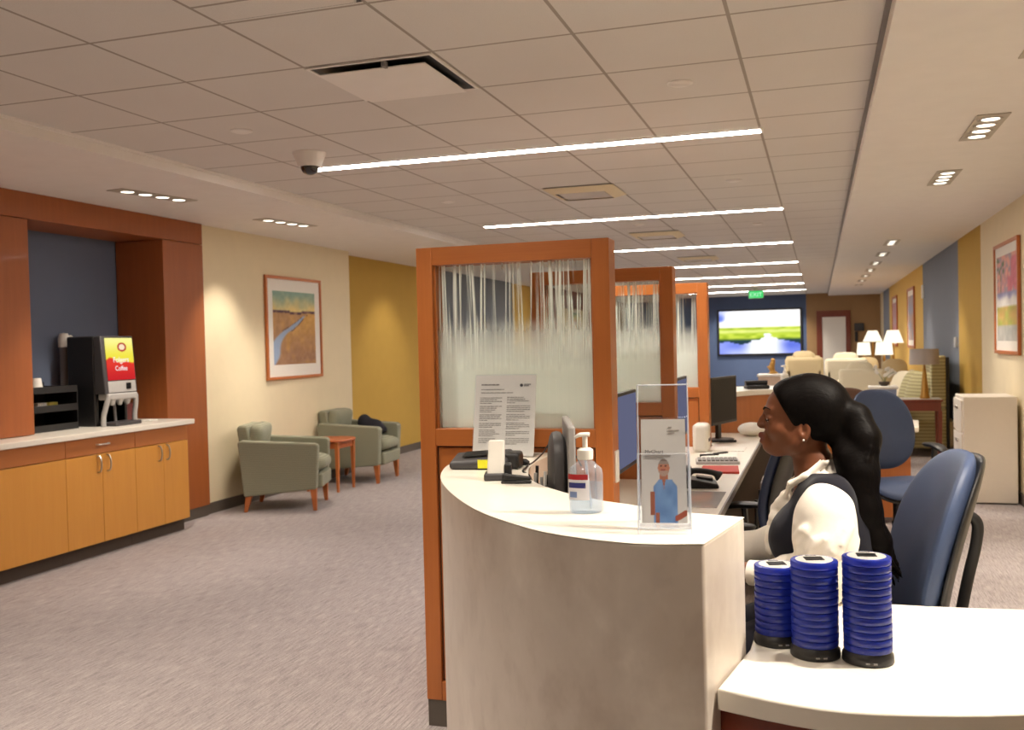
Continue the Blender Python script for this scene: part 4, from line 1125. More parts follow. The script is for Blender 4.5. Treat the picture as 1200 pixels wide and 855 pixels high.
def torso(s, e=0.0, k=.05):
    s.ell((.065, CY, .60), (.15 + e, .175 + e, .13 + e), k)
    s.ell((.035, CY, .76), (.118 + e, .145 + e, .15 + e), k)
    s.ell((.012, CY, .93), (.122 + e, .158 + e, .17 + e), k)
    for sy in (-1, 1): s.ell((-.072, CY + sy * .068, .925), (.062 + e, .066 + e, .068 + e), .04)
    s.cap((.022, CY - .125, 1.055), (.022, CY + .125, 1.055), .052 + e, None, .05)
    s.cap((.0, CY, 1.06), (-.01, CY, 1.12), .062 + e, .05 + e, .04)
SH_N, EL_N, WR_N = (.012, CY - .170, 1.035), (.02, CY - .185, .835), (-.215, CY - .11, .83)
SH_F, EL_F, WR_F = (.012, CY + .170, 1.035), (-.075, CY + .205, .835), (-.31, CY + .11, .835)
HIP = .085
def legs(s, e=0):
    for sy in (-1, 1):
        y = CY + sy * HIP
        s.chain([(.06, y, .58), (-.15, y + sy * .02, .60), (-.365, y + sy * .03, .565)], [.092 + e, .082 + e, .060 + e], .03)
        s.chain([(-.365, y + sy * .03, .565), (-.375, y + sy * .03, .40), (-.345, y + sy * .03, .11)], [.058 + e, .054 + e, .036 + e], .03)
    return s
h = .0036
b = SDF((-.56, CY - .32, .0), (.25, CY + .34, 1.42), h)
torso(b); legs(b)
for sy in (-1, 1):
    y = CY + sy * (HIP + .03)
    b.chain([(-.335, y, .075), (-.42, y, .045), (-.50, y, .032)], [.036, .034, .026], .03)
# arms and hands
def arm(s, A, E_, W, e=0):
    s.chain([A, E_], [.052 + e, .043 + e], .03); s.chain([E_, W], [.042 + e, .027 + e], .02)
for A, E_, W in ((SH_N, EL_N, WR_N), (SH_F, EL_F, WR_F)):
    arm(b, A, E_, W)
    side = -1 if A is SH_N else 1
    d = Vector((-1, -.18 * side, -.10)).normalized(); wv = Vector(W); lat = Vector((0, 1, 0)); lat = (lat - d * lat.dot(d)).normalized(); up = lat.cross(d); 
    if up.z < 0: up = -up
    palm = wv + d * .055
    s_ = b
    s_.cap(tuple(wv), tuple(palm - lat * .016), .021, .017, .012); s_.cap(tuple(wv), tuple(palm + lat * .016), .021, .017, .012); s_.cap(tuple(palm - lat * .022), tuple(palm + lat * .022), .0155, None, .012)
    for i, (o_, ln) in enumerate(((-.030, .066), (-.011, .074), (.009, .070), (.027, .055))):
        root = palm + lat * o_ * .95 + d * .010
        j1 = root + d * ln * .45 + up * .006 + lat * o_ * .12; j2 = j1 + d * ln * .30 - up * .012; j3 = j2 + d * ln * .16 - up * .016
        s_.chain([tuple(palm + lat * o_ * .8), tuple(root), tuple(j1), tuple(j2), tuple(j3)], [.0105, .0098, .0086, .0078, .0068], .004)
    th = wv + d * .022 - lat * side * .022 * -1
    t1 = th + d * .028 + lat * side * .024; t2 = t1 + d * .026 + lat * side * .004 - up * .004; 
    s_.chain([tuple(th), tuple(t1), tuple(t2)], [.0125, .0105, .0085], .006)
# neck and head
b.cap((-.004, CY, 1.07), (-.040, CY, 1.20), .056, .050, .035)
HC = (-.045, CY, 1.285)
b.ell((-.030, CY, 1.295), (.104, .074, .098), .03)                # cranium
b.ell((-.098, CY, 1.285), (.058, .060, .078), .025)                # brow / face
b.ell((-.102, CY, 1.224), (.054, .050, .052), .025)                # mid face / mouth
b.ell((-.135, CY, 1.185), (.029, .026, .018), .02)                # chin
b.chain([(-.122, CY, 1.188), (-.070, CY - .050, 1.200), (-.052, CY - .062, 1.232)], [.020, .018, .016], .03)
b.chain([(-.122, CY, 1.188), (-.070, CY + .050, 1.200), (-.052, CY + .062, 1.232)], [.020, .018, .016], .03)
b.ell((-.096, CY, 1.196), (.046, .045, .027), .02)                # under jaw
for sy in (-1, 1):
    b.ell((-.112, CY + sy * .040, 1.238), (.030, .024, .024), .022)       # cheeks
    b.ell((-.157, CY + sy * .033, 1.272), (.0145, .020, .0125), .012, 'cut') # eye sockets
    b.cap((-.150, CY + sy * .014, 1.294), (-.136, CY + sy * .044, 1.297), .0075, .0055, .016)   # brow ridge
    b.cap((-.1450, CY + sy * .022, 1.2735), (-.1390, CY + sy * .045, 1.2730), .0095, .0080, .006)  # eyelids
    b.cap((-.1450, CY + sy * .022, 1.2600), (-.1385, CY + sy * .044, 1.2610), .0070, .0060, .008)
    # ear
    ec = (-.042, CY + sy * .073, 1.242)
    b.ell(ec, (.016, .0065, .029), .008, ry=.15); b.ell((-.046, CY + sy * .079, 1.244), (.007, .006, .016), .006, 'cut'); b.ell((-.045, CY + sy * .071, 1.218), (.008, .006, .009), .008)
# nose
b.chain([(-.155, CY, 1.282), (-.163, CY, 1.266), (-.1715, CY, 1.2520)], [.0065, .0078, .0095], .012)
for sy in (-1, 1): b.ell((-.166, CY + sy * .0115, 1.2475), (.0105, .0085, .0080), .008)
for sy in (-1, 1): b.ell((-.172, CY + sy * .006, 1.2400), (.005, .004, .004), .004, 'cut')
# mouth
b.ell((-.150, CY, 1.211), (.014, .020, .018), .012)
b.cap((-.1680, CY, 1.2195), (-.153, CY - .021, 1.2140), .0082, .0045, .005); b.cap((-.1680, CY, 1.2195), (-.153, CY + .021, 1.2140), .0082, .0045, .005)
b.cap((-.1650, CY, 1.2000), (-.151, CY - .019, 1.2055), .0085, .0050, .005); b.cap((-.1650, CY, 1.2000), (-.151, CY + .019, 1.2055), .0085, .0050, .005)
b.cap((-.188, CY - .003, 1.2098), (-.158, CY - .024, 1.2098), .0024, .0016, .003, 'cut'); b.cap((-.188, CY + .003, 1.2098), (-.158, CY + .024, 1.2098), .0024, .0016, .003, 'cut')
b.cap((-.176, CY - .010, 1.1895), (-.176, CY + .010, 1.1895), .0060, None, .008, 'cut')
body = b.obj('body', SK, person, (0, CY, 0), 1)
ca = body.data.color_attributes.new('Col', 'FLOAT_COLOR', 'POINT')
nv = len(body.data.vertices); co = np.empty(nv * 3, np.float32); body.data.vertices.foreach_get('co', co); co = co.reshape(-1, 3)
base = np.array(lin(106, 62, 39)); lip = np.array(lin(104, 52, 44)); dark = np.array(lin(84, 50, 34)); pal = np.array(lin(150, 98, 72))
col = np.tile(base, (nv, 1))
x_, y_, z_ = co[:, 0], co[:, 1], co[:, 2]
ml = np.clip(1 - np.sqrt(((z_ - 1.2125) / .0145) ** 2 + (y_ / .024) ** 2), 0, 1) * 4; ml = np.clip(ml, 0, 1) * (x_ < -.152)
col = col * (1 - ml[:, None]) + lip * ml[:, None]
ca.data.foreach_set('color', col.astype(np.float32).ravel())
# eyes, brows, lashes
for sy in (-1, 1):
    e = obj('eye', MB().ball((-.1390, sy * .033, 1.2680), (.0125, .0130, .0115), 16, 10), plain('eye_white', lin(210, 200, 190), .2), person)
    obj('iris', MB().lathe([(0, .0008), (.0052, .0004), (.0056, -.001)], 16, M=T(-.1512, sy * .034, 1.2655) @ Rz(rad(-14 * sy)) @ Ry(rad(-98))), plain('iris', lin(28, 18, 14), .15), e)
    obj('eyelash', MB().tube(catmull([(-.1535, sy * .0195, 1.2665), (-.1535, sy * .028, 1.2665), (-.1505, sy * .038, 1.2660), (-.1445, sy * .0510, 1.2680)], 5), .0022, 6), HR, person)
    obj('eyebrow', MB().tube(catmull([(-.1590, sy * .012, 1.2965), (-.1565, sy * .026, 1.3025), (-.1500, sy * .039, 1.3040), (-.1380, sy * .051, 1.2985)], 5), [.0015] + [.0036] * 8 + [.0024, .0022, .002, .0018, .0014, .0012, .001][:7], 6, None, .7), HR, person)
# hair -------------------------------------------------------------
s = SDF((-.20, CY - .17, .78), (.26, CY + .13, 1.43), .0036)
s.ell((-.030, CY, 1.298), (.112, .083, .105), .02)
s.ell((-.085, CY, 1.310), (.066, .066, .074), .02)
s.ell((.015, CY, 1.285), (.072, .078, .092), .03)
# face opening : half space in front of the hairline, rounded
def face_cut(x, y, z):
    yy = (y - CY)
    ln = (-.128 + (1.345 - z) * .55 + 5.0 * yy * yy * 0 )
    return (x - ln) * .80 + .0 * z
s.apply(face_cut, (-.2, CY - .17, 1.10), (.1, CY + .13, 1.43), .012, 'cut')
s.apply(lambda x, y, z: (z - 1.205) + 0 * x + 0 * y, (-.2, CY - .17, 1.10), (.02, CY + .13, 1.215), .01, 'cut')
for sy in (-1, 1): s.ell((-.050, CY + sy * .084, 1.228), (.015, .022, .022), .008, 'cut')
# ponytail
ty = CY - .055
tail = [(.055, CY - .005, 1.285), (.098, CY - .020, 1.272), (.118, CY - .045, 1.215), (.110, ty - .02, 1.12), (.118, ty - .03, 1.02), (.150, ty - .03, .93), (.178, ty - .02, .855)]
tr_ = [.030, .038, .043, .043, .040, .032, .018]
s.chain(tail, tr_, .03)
s.chain([(.05, CY - .01, 1.22), (.075, CY - .06, 1.16), (.085, CY - .085, 1.08), (.10, CY - .09, 1.0)], [.03, .034, .030, .018], .03)
rg = random.Random(11)
for q in range(26):
    a = rg.uniform(0, 2 * pi); rr = rg.uniform(.55, 1.08)
    pts = []
    for i, (p, r) in enumerate(zip(tail[1:], tr_[1:])):
        w = a + i * rg.uniform(-.25, .25)
        pts.append((p[0] + cos(w) * r * rr, p[1] + sin(w) * r * rr * .9, p[2] + rg.uniform(-.01, .01)))
    pts[-1] = (pts[-1][0] + rg.uniform(-.02, .03), pts[-1][1] + rg.uniform(-.02, .02), pts[-1][2] - rg.uniform(.0, .05))
    P = catmull(pts, 3); n = len(P)
    s.chain([tuple(p) for p in P], [.0085 * (1 - .75 * i / n) for i in range(n)], .006)
hair = s.obj('hair', HR, person, (0, CY, 0), 1)
obj('hair_tie', MB().lathe([(.034, -.008), (.040, -.004), (.040, .004), (.034, .008)], 24, M=T(.078, -.012, 1.280) @ Ry(rad(72))), M['black'], hair)
obj('earring', MB().ball((-.046, -.079, 1.212), .0035, 10, 6), M['silver'], person)
# blouse -----------------------------------------------------------
s = SDF((-.35, CY - .30, .56), (.20, CY + .32, 1.16), .0042)
torso(s, .007)
# open collar
def neck_v(x, y, z): return np.maximum(np.abs(y - CY) - (z - .965) * .42, x - .0)
s.apply(neck_v, (-.25, CY - .1, .96), (.0, CY + .1, 1.16), .01, 'cut')
s.apply(lambda x, y, z: -(z - 1.115) + 0 * x + 0 * y, (-.3, CY - .3, 1.09), (.2, CY + .3, 1.16), .01, 'cut') if False else None
s.cap((-.02, CY, 1.0), (-.045, CY, 1.22), .052, .050, .004, 'cut')
# full near sleeve and far sleeve, gathered to a cuff
s.ell((.008, CY - .165, .985), (.086, .072, .112), .03, rx=.0)
s.chain([(.010, CY - .178, .93), (.016, CY - .188, .845)], [.078, .062], .03)
s.chain([(.016, CY - .188, .845), (-.09, CY - .155, .832), (-.175, CY - .122, .830)], [.060, .052, .036], .03)
s.ell((.004, CY + .165, .985), (.080, .066, .105), .03)
s.chain([(.0, CY + .178, .94), (-.075, CY + .205, .845)], [.075, .060], .03)
s.chain([(-.075, CY + .205, .850), (-.135, CY + .180, .858), (-.235, CY + .145, .840), (-.275, CY + .125, .837)], [.058, .056, .050, .034], .03)
rg = random.Random(5)
for q in range(22):   # folds in the sleeves
    a = rg.uniform(pi * .5, pi * 1.5); z0 = rg.uniform(.84, 1.0); r = .082 if z0 > .9 else .068
    p0 = (.01 + r * sin(a) * 1.0, CY - .172 + r * cos(a), z0); p1 = (.012 + r * sin(a + .5), CY - .180 + r * cos(a + .5), z0 - rg.uniform(.03, .09))
    s.cap(p0, p1, rg.uniform(.0015, .003), .001, .02)
# ruffled front placket
fp = [(-.096, CY - .012, 1.045), (-.112, CY - .020, 1.020), (-.126, CY - .004, 1.000), (-.131, CY - .022, .975), (-.137, CY - .006, .950), (-.141, CY - .022, .925), (-.145, CY - .006, .900), (-.140, CY - .018, .875)]
FP = [tuple(p) for p in catmull(fp, 4)]
s.chain(FP, [.012 + .004 * math.sin(i_ * 1.7) for i_ in range(len(FP))], .014)
# standing collar
s.chain([(-.088, CY - .045, 1.075), (-.045, CY - .072, 1.105), (.010, CY - .062, 1.150), (.035, CY, 1.165)], [.008, .010, .011, .010], .008)
s.chain([(-.088, CY + .045, 1.075), (-.045, CY + .072, 1.105), (.010, CY + .062, 1.150), (.035, CY, 1.165)], [.007, .008, .009, .009], .008)
s.chain([(-.100, CY - .035, 1.045), (-.085, CY - .065, 1.085), (-.040, CY - .078, 1.110)], [.006, .008, .008], .01)
blouse = s.obj('blouse', BL, person, (0, CY, 0), 1)
for sy, W, E_ in ((-1, WR_N, EL_N), (1, WR_F, EL_F)):
    a = Vector(E_).lerp(Vector(W), .80) - Vector((0, CY, 0)); c = Vector(E_).lerp(Vector(W), .94) - Vector((0, CY, 0))
    obj('cuff', MB().cyl(a, c, .0375, .036, 20), BL, blouse)
# vest -------------------------------------------------------------
s = SDF((-.22, CY - .24, .56), (.24, CY + .24, 1.16), .0042)
torso(s, .016)
s.ell((.085, CY, .90), (.080, .130, .19), .05)
def vneck(x, y, z): return np.maximum(np.abs(y - CY) - np.clip((z - .875) * .40, 0, .062), x - .02)
s.apply(vneck, (-.25, CY - .1, .87), (.03, CY + .1, 1.16), .008, 'cut')
s.cap((-.01, CY, 1.02), (-.03, CY, 1.25), .062, .070, .006, 'cut')
s.apply(lambda x, y, z: (z - 1.118) * -1 + 0 * x + 0 * y, (-.22, CY - .24, 1.10), (.24, CY + .24, 1.16), .01, 'cut')
s.apply(lambda x, y, z: (z - .61) + 0 * x + 0 * y, (-.22, CY - .24, .55), (.24, CY + .24, .625), .01, 'cut')
vest = s.obj('vest', VEST, person, (0, CY, 0), 1)
obj('vest_button', MB().ball((-.152, -.012, .845), .006, 10, 6).ball((-.142, -.012, .79), .006, 10, 6), M['black'], vest)
# trousers + shoes
s = SDF((-.47, CY - .24, .08), (.26, CY + .24, .74), .005)
legs(s, .008); s.ell((.065, CY, .60), (.158, .182, .125), .05); s.ell((.05, CY, .68), (.13, .158, .06), .04)
s.apply(lambda x, y, z: (z - .105) + 0 * x + 0 * y, (-.5, CY - .3, .05), (.3, CY + .3, .12), .004, 'cut')
s.obj('trousers', TR, person, (0, CY, 0), 1)
for sy in (-1, 1):
    y = sy * (HIP + .03)
    sh = SDF((-.58, CY + y - .07, .0), (-.27, CY + y + .07, .13), .005)
    sh.chain([(-.325, CY + y, .065), (-.42, CY + y, .048), (-.51, CY + y, .034)], [.044, .040, .032], .03); sh.cap((-.315, CY + y, .02), (-.315, CY + y, .05), .026, .036, .02)
    sh.apply(lambda x, y_, z: (z - .004) + 0 * x + 0 * y_, (-.6, CY + y - .1, 0), (-.2, CY + y + .1, .02), .002, 'cut')
    sh.obj('shoe', M['black'], person, (0, CY, 0), 1)
# ------------------------------------------------------------------ right wall: file cabinet, pictures, plates
t = thing('file_cabinet', 'beige steel file cabinet against the right wall, side towards the photographer', 'file cabinet', (1.42, 9.51, 0))
obj('body', MB().box(-.215, .215, -.265, .265, .012, .945), M['offwhite'], t, .006)
obj('plinth', MB().box(-.205, .205, -.255, .255, 0, .012), M['base'], t)
for k in range(3):
    z = .03 + k * .30
    d = obj('drawer', MB().box(-.232, -.214, -.25, .25, z, z + .285), M['offwhite'], t, .004)
    obj('handle', MB().box(-.246, -.23, -.07, .07, z + .20, z + .225), M['chrome'], d, .004)
def abstract(u, v):
    n = vnoise(u * 6, v * 10, 9); n2 = vnoise(u * 14, v * 22, 4)
    if v > .58:
        c = mixc((168, 160, 174), (214, 150, 156), n)
        if n2 > .62: c = (222, 164, 150)
        if u > .55 and n > .4: c = (210, 122, 136)
        if u < .4 and n2 < .35: c = (118, 136, 110)
    elif v > .40: c = mixc((238, 236, 232), (150, 150, 190), sstep(.5, .58, v + n * .06))
    elif v > .17: c = mixc((176, 190, 84), (214, 176, 104), n)
    else: c = mixc((202, 198, 190), (176, 180, 176), n)
    return tuple(q + (n2 - .5) * 20 for q in c)
frame_picture('framed_print', 'framed abstract print in pink and green on the cream right wall', T(XR - .002, 9.80, 1.305) @ Rz(rad(-90)), 1.18, 1.04, abstract, .09, .032, nu=24, nv=36)
frame_picture('framed_print', 'nearer of two narrow framed prints on the yellow right wall', T(XR - .002, 19.4, 1.25) @ Rz(rad(-90)), 1.35, 1.13, lambda u, v: mixc((150, 156, 186), (196, 150, 120), vnoise(u * 4, v * 6, 2)), .1, .05, nu=12, nv=16)
frame_picture('framed_print', 'farther of two narrow framed prints on the yellow right wall', T(XR - .002, 23.4, 1.25) @ Rz(rad(-90)), 1.4, 1.13, lambda u, v: mixc((190, 120, 120), (160, 150, 160), vnoise(u * 4, v * 6, 8)), .1, .05, nu=12, nv=16)
tag(obj('wall_plate', MB().box(XR - .03, XR - .001, 13.22, 13.36, 1.33, 1.46), M['silver'], None, .004), 'silver wall plate high on the grey right wall above the sofa', 'switch')
tag(obj('wall_plate', MB().box(XR - .02, XR - .001, 13.22, 13.34, .62, .75), M['silver'], None, .004), 'silver wall plate low on the grey right wall behind the file cabinet', 'switch')
tag(obj('wall_plate', MB().box(XR - .03, XR - .001, 17.15, 17.30, 2.10, 2.32), M['white'], None, .004), 'white plate at the far upper edge of the grey right wall', 'switch')
t = thing('wall_mounted_alarm', 'dark alarm panel on the tan far wall right of the door', 'alarm', (1.10, YF - .005, 1.64))
obj('panel', MB().box(-.13, .13, -.06, 0, .0, .22), M['darkgrey'], t, .01); obj('handset', MB().box(-.12, -.04, -.05, 0, -.30, -.02), M['black'], t, .01)

# ------------------------------------------------------------------ big lit landscape on the far wall
t = thing('wall_display', 'large bright landscape display of clouds and green marsh on the navy far wall', 'display', (-1.655, YF - .005, 1.0))
W_, H_ = 2.40, 1.36
mb = MB(); mb.box(-W_ / 2, W_ / 2, -.09, 0, 0, .05); mb.box(-W_ / 2, W_ / 2, -.09, 0, H_ - .05, H_); mb.box(-W_ / 2, -W_ / 2 + .05, -.09, 0, .05, H_ - .05); mb.box(W_ / 2 - .05, W_ / 2, -.09, 0, .05, H_ - .05)
obj('frame', mb, M['black'], t)
def marsh(u, v):
    n = vnoise(u * 5, v * 5, 21) ; n2 = vnoise(u * 14, v * 20, 33)
    hz = .60
    if v > hz:
        cl = sstep(.28, .62, n * .7 + .45 * (1 - abs(u - .5)) - (v - .85) * 1.0 + (.25 if u > .45 else 0))
        c = mixc((96, 118, 214), (252, 250, 250), cl)
        return mixc((250, 246, 226), c, sstep(hz, hz + .12, v))
    if v > .30:
        c = mixc((206, 222, 80), (150, 176, 44), n2); c = mixc(c, (234, 238, 150), sstep(.46, .52, v) * (1 - sstep(.52, .58, v)) * .8)
        wd = .012 + max(0, (.47 - v)) * .55 + .02 * sin(v * 60)
        if abs(u - .62 + (v - .3) * .15) < wd and v < .47: c = (246, 250, 250)
        elif v < .38 + .03 * sin(u * 20): c = mixc((44, 74, 52), c, sstep(.30, .38, v))
        return c
    w = (246, 248, 252)
    blue = (74, 94, 206)
    f = sstep(.10, .34, abs(u - .55)); c = mixc(w, mixc(blue, (178, 188, 244), n), f)
    if v > .25 + .03 * sin(u * 17) and abs(u - .6) > .20: c = (40, 62, 70)
    return c
picture_mesh('lit_picture', marsh, 64, 40, T(0, -.06, .05), painted('display_light', em=.62), t, W_ - .1, H_ - .1)

# exit sign
t = thing('exit_sign', 'green lit exit sign hanging from the ceiling before the far wall', 'exit sign', (-1.47, 24.6, 2.49))
obj('housing', MB().box(-.185, .185, -.03, .03, 0, .20), M['silver'], t, .006); obj('bracket', MB().box(-.04, .04, -.02, .02, .20, CEIL - 2.49), M['silver'], t)
fc = obj('lit_face', MB().box(-.175, .175, -.034, -.03, .012, .188), emit('exit_green', (.04, .85, .18, 1), .4), t)
text_mesh('exit_lettering', 'EXIT', .15, emit('exit_white', (.7, 1, .75, 1), .5), T(0, -.036, .045) @ Rx(rad(90)), fc, .001, 'CENTER')

# ------------------------------------------------------------------ desk with white corner behind the empty chair
t = thing('desk', 'white-topped wood desk behind the empty blue chair', 'desk', (.40, 8.45, 0))
obj('desktop', MB().prism([(-.40, -.35), (.28, -.35), (.34, -.30), (.40, .35), (-.40, .35)], .735, .78), M['white_top'], t, .008)
obj('end_panel', MB().box(.25, .28, -.28, .30, 0, .735), M['cherry'], t); obj('end_panel', MB().box(-.38, -.35, -.28, .30, 0, .735), M['cherry'], t)
obj('front_panel', MB().box(-.35, .25, -.28, -.255, .05, .735), M['cherry'], t)

# brown chair far behind
t = thing('guest_chair', 'brown upholstered chair whose back shows beside the woman\'s head', 'chair', (.20, 9.55, 0), rad(180))
obj('backrest', MB().pad(.24, .21, .06, 3.2, lambda x, y: -.03 * (x / .24) ** 2, T(0, .25, .83) @ Rx(rad(80))), M['brown_fab'], t)
obj('seat', MB().pad(.24, .24, .08, 3.5, None, T(0, -.02, .44)), M['brown_fab'], t)
for sx in (-1, 1):
    obj('leg', MB().cyl((sx * .2, -.2, 0), (sx * .2, -.18, .42), .016), M['mahog'], t); obj('leg', MB().cyl((sx * .2, .28, 0), (sx * .2, .22, .70), .016), M['mahog'], t)

# console table with grey lamp
t = thing('console_table', 'reddish wood console table carrying the grey-shaded lamp, by the right wall', 'table', (.99, 12.12, 0))
obj('tabletop', MB().box(-.42, .36, -.17, .17, .725, .75), M['mahog'], t, .006); obj('glass_top', MB().box(-.41, .35, -.16, .16, .7505, .756), M['silver'], t)
mb = MB(); mb.box(-.40, .34, -.155, -.14, .62, .725); mb.box(-.40, .34, .14, .155, .62, .725); mb.box(-.40, -.385, -.14, .14, .62, .725); mb.box(.325, .34, -.14, .14, .62, .725); obj('apron', mb, M['mahog'], t)
for sx in (-.385, .325):
    for sy in (-1, 1): obj('leg', MB().taper(sx, sy * .135, 0, .62, .014, .014, .024, .024), M['mahog'], t)
def lamp(name, label, loc, zb, z0, z1, r0, r1, base='cone', lit=True, group=None, kind='shade_lit'):
    t = thing(name, label, 'lamp', (loc[0], loc[1], zb), 0, group)
    obj('lamp_shade', MB().lathe([(r0, z0 - zb), (r1, z1 - zb), (r1 - .006, z1 - zb), (r0 - .006, z0 - zb + .001)], 32), M[kind] if lit else M['lampgrey'], t)
    if base == 'cone': obj('lamp_base', MB().lathe([(.055, 0), (.056, .012), (.045, .05), (.022, (z0 - zb) * .75), (.010, (z0 - zb) * .95), (.008, z1 - zb - .03)], 24), M['gold'], t)
    else:
        obj('lamp_base', MB().lathe([(.07, 0), (.07, .015), (.02, .025), (.018, (z0 - zb) * .6), (.03, (z0 - zb) * .72), (.02, (z0 - zb) * .85), (.01, z1 - zb - .03)], 24), M['gold'], t)
    mb = MB(); zz = z1 - zb - .02
    for a in range(3): mb.cyl((0, 0, zz), (r1 * .98 * cos(a * 2.094), r1 * .98 * sin(a * 2.094), zz), .003, n=6)
    obj('shade_spider', mb, M['gold'], t)
    obj('bulb', MB().ball((0, 0, (z0 + z1) / 2 - zb), .03, 12, 8), M['bulb'] if lit else M['white'], t)
    return t
lamp('table_lamp', 'unlit lamp with a grey drum shade and gold cone base, on the console table', (1.17, 12.12), .757, 1.155, 1.335, .165, .158, lit=False)

# sofa along the right wall with cushions
t = thing('sofa', 'olive striped high-backed sofa along the grey right wall, behind the grey lamp', 'sofa', (1.32, 14.1, 0))
obj('seat_base', MB().box(-.42, .30, -1.25, 1.25, .10, .42), M['sofa_white'], t, .03); obj('seat_cushion', MB().box(-.42, .16, -1.22, -.01, .42, .58).box(-.42, .16, .01, 1.22, .42, .58), M['sofa_white'], t, .04, 3)
obj('backrest', MB().box(.14, .20, -1.20, 1.25, .42, 1.22), M['olive_stripe'], t, .02, 3)
obj('arm', MB().box(-.02, .15, -1.38, -1.25, .60, 1.24).box(-.42, .15, -1.38, -1.25, .10, .60), M['olive_stripe'], t, .02, 3); obj('dark_back', MB().box(.15, .19, -1.37, -1.20, .10, 1.22), M['black'], t, .01); obj('arm', MB().box(-.42, .32, 1.25, 1.38, .10, .72), M['olive_stripe'], t, .03)
for sx in (-.38, .28):
    for sy in (-1.3, 1.3): obj('leg', MB().taper(sx, sy, 0, .10, .02, .02, .03, .03), M['mahog'], t)
for (x, y, z, rz, m, lb) in ((1.20, 13.02, .82, .5, 'olive_stripe', 'olive striped cushion nearest the grey lamp on the sofa'), (1.14, 13.40, .82, .4, 'olive_stripe', 'second olive striped cushion along the sofa back'), (1.06, 13.90, .80, .5, 'sofa_white', 'white cushion in the middle of the sofa back'), (1.22, 14.85, .79, .1, 'beige_fab', 'beige cushion at the far end of the sofa')):
    tag(obj('cushion', MB().pad(.23, .23, .13, 3, None, T(x - .02, y, z) @ Rz(rz) @ Ry(rad(-70)) , p=2), M[m]), lb, 'cushion', 'sofa cushions')

# seating groups further back
def club(label, loc, rz, w, mat, zt):
    t = thing('club_chair', label, 'armchair', loc, rz, 'pale club seats')
    obj('backrest', MB().box(-w / 2, w / 2, -.42, -.24, .10, zt), M[mat], t, .05, 3)
    obj('back_cushion', MB().pad(w / 2 - .12, .22, .16, 4, None, T(0, -.19, zt - .12) @ Rx(rad(80))), M[mat], t)
    obj('seat_cushion', MB().box(-w / 2 + .12, w / 2 - .12, -.25, .40, .26, .50), M[mat], t, .05, 3)
    for sx in (-1, 1):
        obj('arm', MB().box(min(sx * w / 2, sx * (w / 2 - .12)), max(sx * w / 2, sx * (w / 2 - .12)), -.42, .42, .10, zt - .18), M[mat], t, .04, 3)
        for sy in (-.36, .36): obj('leg', MB().taper(sx * (w / 2 - .07), sy, 0, .10, .018, .018, .028, .028), M['mahog'], t)
    return t
club('beige club chair seen from behind, left of the white sofa and below the big display', (-.24, 17.2, 0), 0, .62, 'beige_fab', 1.16)
club('white sofa seen from behind, right of the beige club chair', (.42, 17.0, 0), 0, .66, 'sofa_white', 1.14)
club('white sofa facing away behind the flower table, nearest the lamps', (.56, 15.2, 0), rad(4), .62, 'sofa_white', 1.02)
club('low beige seat farther back below the big display', (-.30, 20.2, 0), 0, .66, 'beige_fab', 1.13)
t = thing('end_table', 'pale pinkish end table holding a bronze figurine, left of the beige chair', 'table', (-.79, 16.6, 0))
obj('tabletop', MB().box(-.20, .22, -.2, .2, .86, .90), M['offwhite'], t, .01); obj('cabinet_body', MB().box(-.18, .20, -.18, .18, .02, .86), plain('pinkish_beige', lin(206, 180, 158), .6), t)
s = SDF((-.88, 16.48, .895), (-.63, 16.72, 1.17), .006)
s.ell((-0.730, 16.6, .92), (.075, .05, .025), .02); s.chain([(-0.730, 16.6, .93), (-0.760, 16.6, 1.0), (-0.745, 16.6, 1.07), (-0.730, 16.6, 1.12)], [.03, .045, .035, .03], .03); s.chain([(-0.750, 16.6, 1.0), (-0.820, 16.6, 1.02)], [.02, .015], .02); s.ell((-0.740, 16.6, 1.135), (.03, .03, .028), .02)
tag(s.obj('figurine', M['gold']), 'small bronze figurine on the pale end table below the display', 'figurine')
t = thing('end_table', 'orange wood end table under the leftmost lit lamp', 'table', (.93, 21.5, 0))
obj('tabletop', MB().box(-.25, .35, -.2, .2, .74, .78), M['tablewood'], t, .008)
for sx in (-.2, .3):
    for sy in (-.15, .15): obj('leg', MB().box(sx - .025, sx + .025, sy - .025, sy + .025, 0, .74), M['tablewood'], t)
lamp('table_lamp', 'leftmost lit lamp with a small white drum shade', (.90, 21.5), .781, 1.095, 1.36, .145, .12, 'turned', True, 'lit table lamps')
lamp('table_lamp', 'lit lamp with a conical white shade, second from the left', (1.15, 22.9), .0, 1.365, 1.61, .21, .10, 'turned', True, 'lit table lamps')
t = thing('end_table', 'pale end table under the lit drum lamp nearest the flowers', 'table', (1.18, 19.6, 0))
obj('tabletop', MB().box(-.25, .30, -.2, .2, .80, .84), M['sofa_white'], t, .008); obj('cabinet_body', MB().box(-.22, .27, -.17, .17, .02, .80), M['beige_fab'], t)
lamp('table_lamp', 'lit lamp with a wide white drum shade, in front of the conical lamps', (1.185, 19.6), .841, 1.13, 1.375, .165, .14, 'turned', True, 'lit table lamps')
lamp('table_lamp', 'lit lamp with a conical white shade and round gold finial neck, rightmost of the group', (1.425, 20.7), .0, 1.345, 1.60, .20, .11, 'turned', True, 'lit table lamps')
for (x, y, lb) in ((.92, 20.6, 'beige cushion standing between the leftmost lit lamp and the drum lamp'), (1.30, 18.6, 'striped cushion below the lit drum lamp near the yellow wall')):
    tag(obj('cushion', MB().pad(.22, .22, .12, 3, None, T(x, y, .86) @ Rx(rad(75)), p=2), M['beige_fab']), lb, 'cushion', 'sofa cushions')
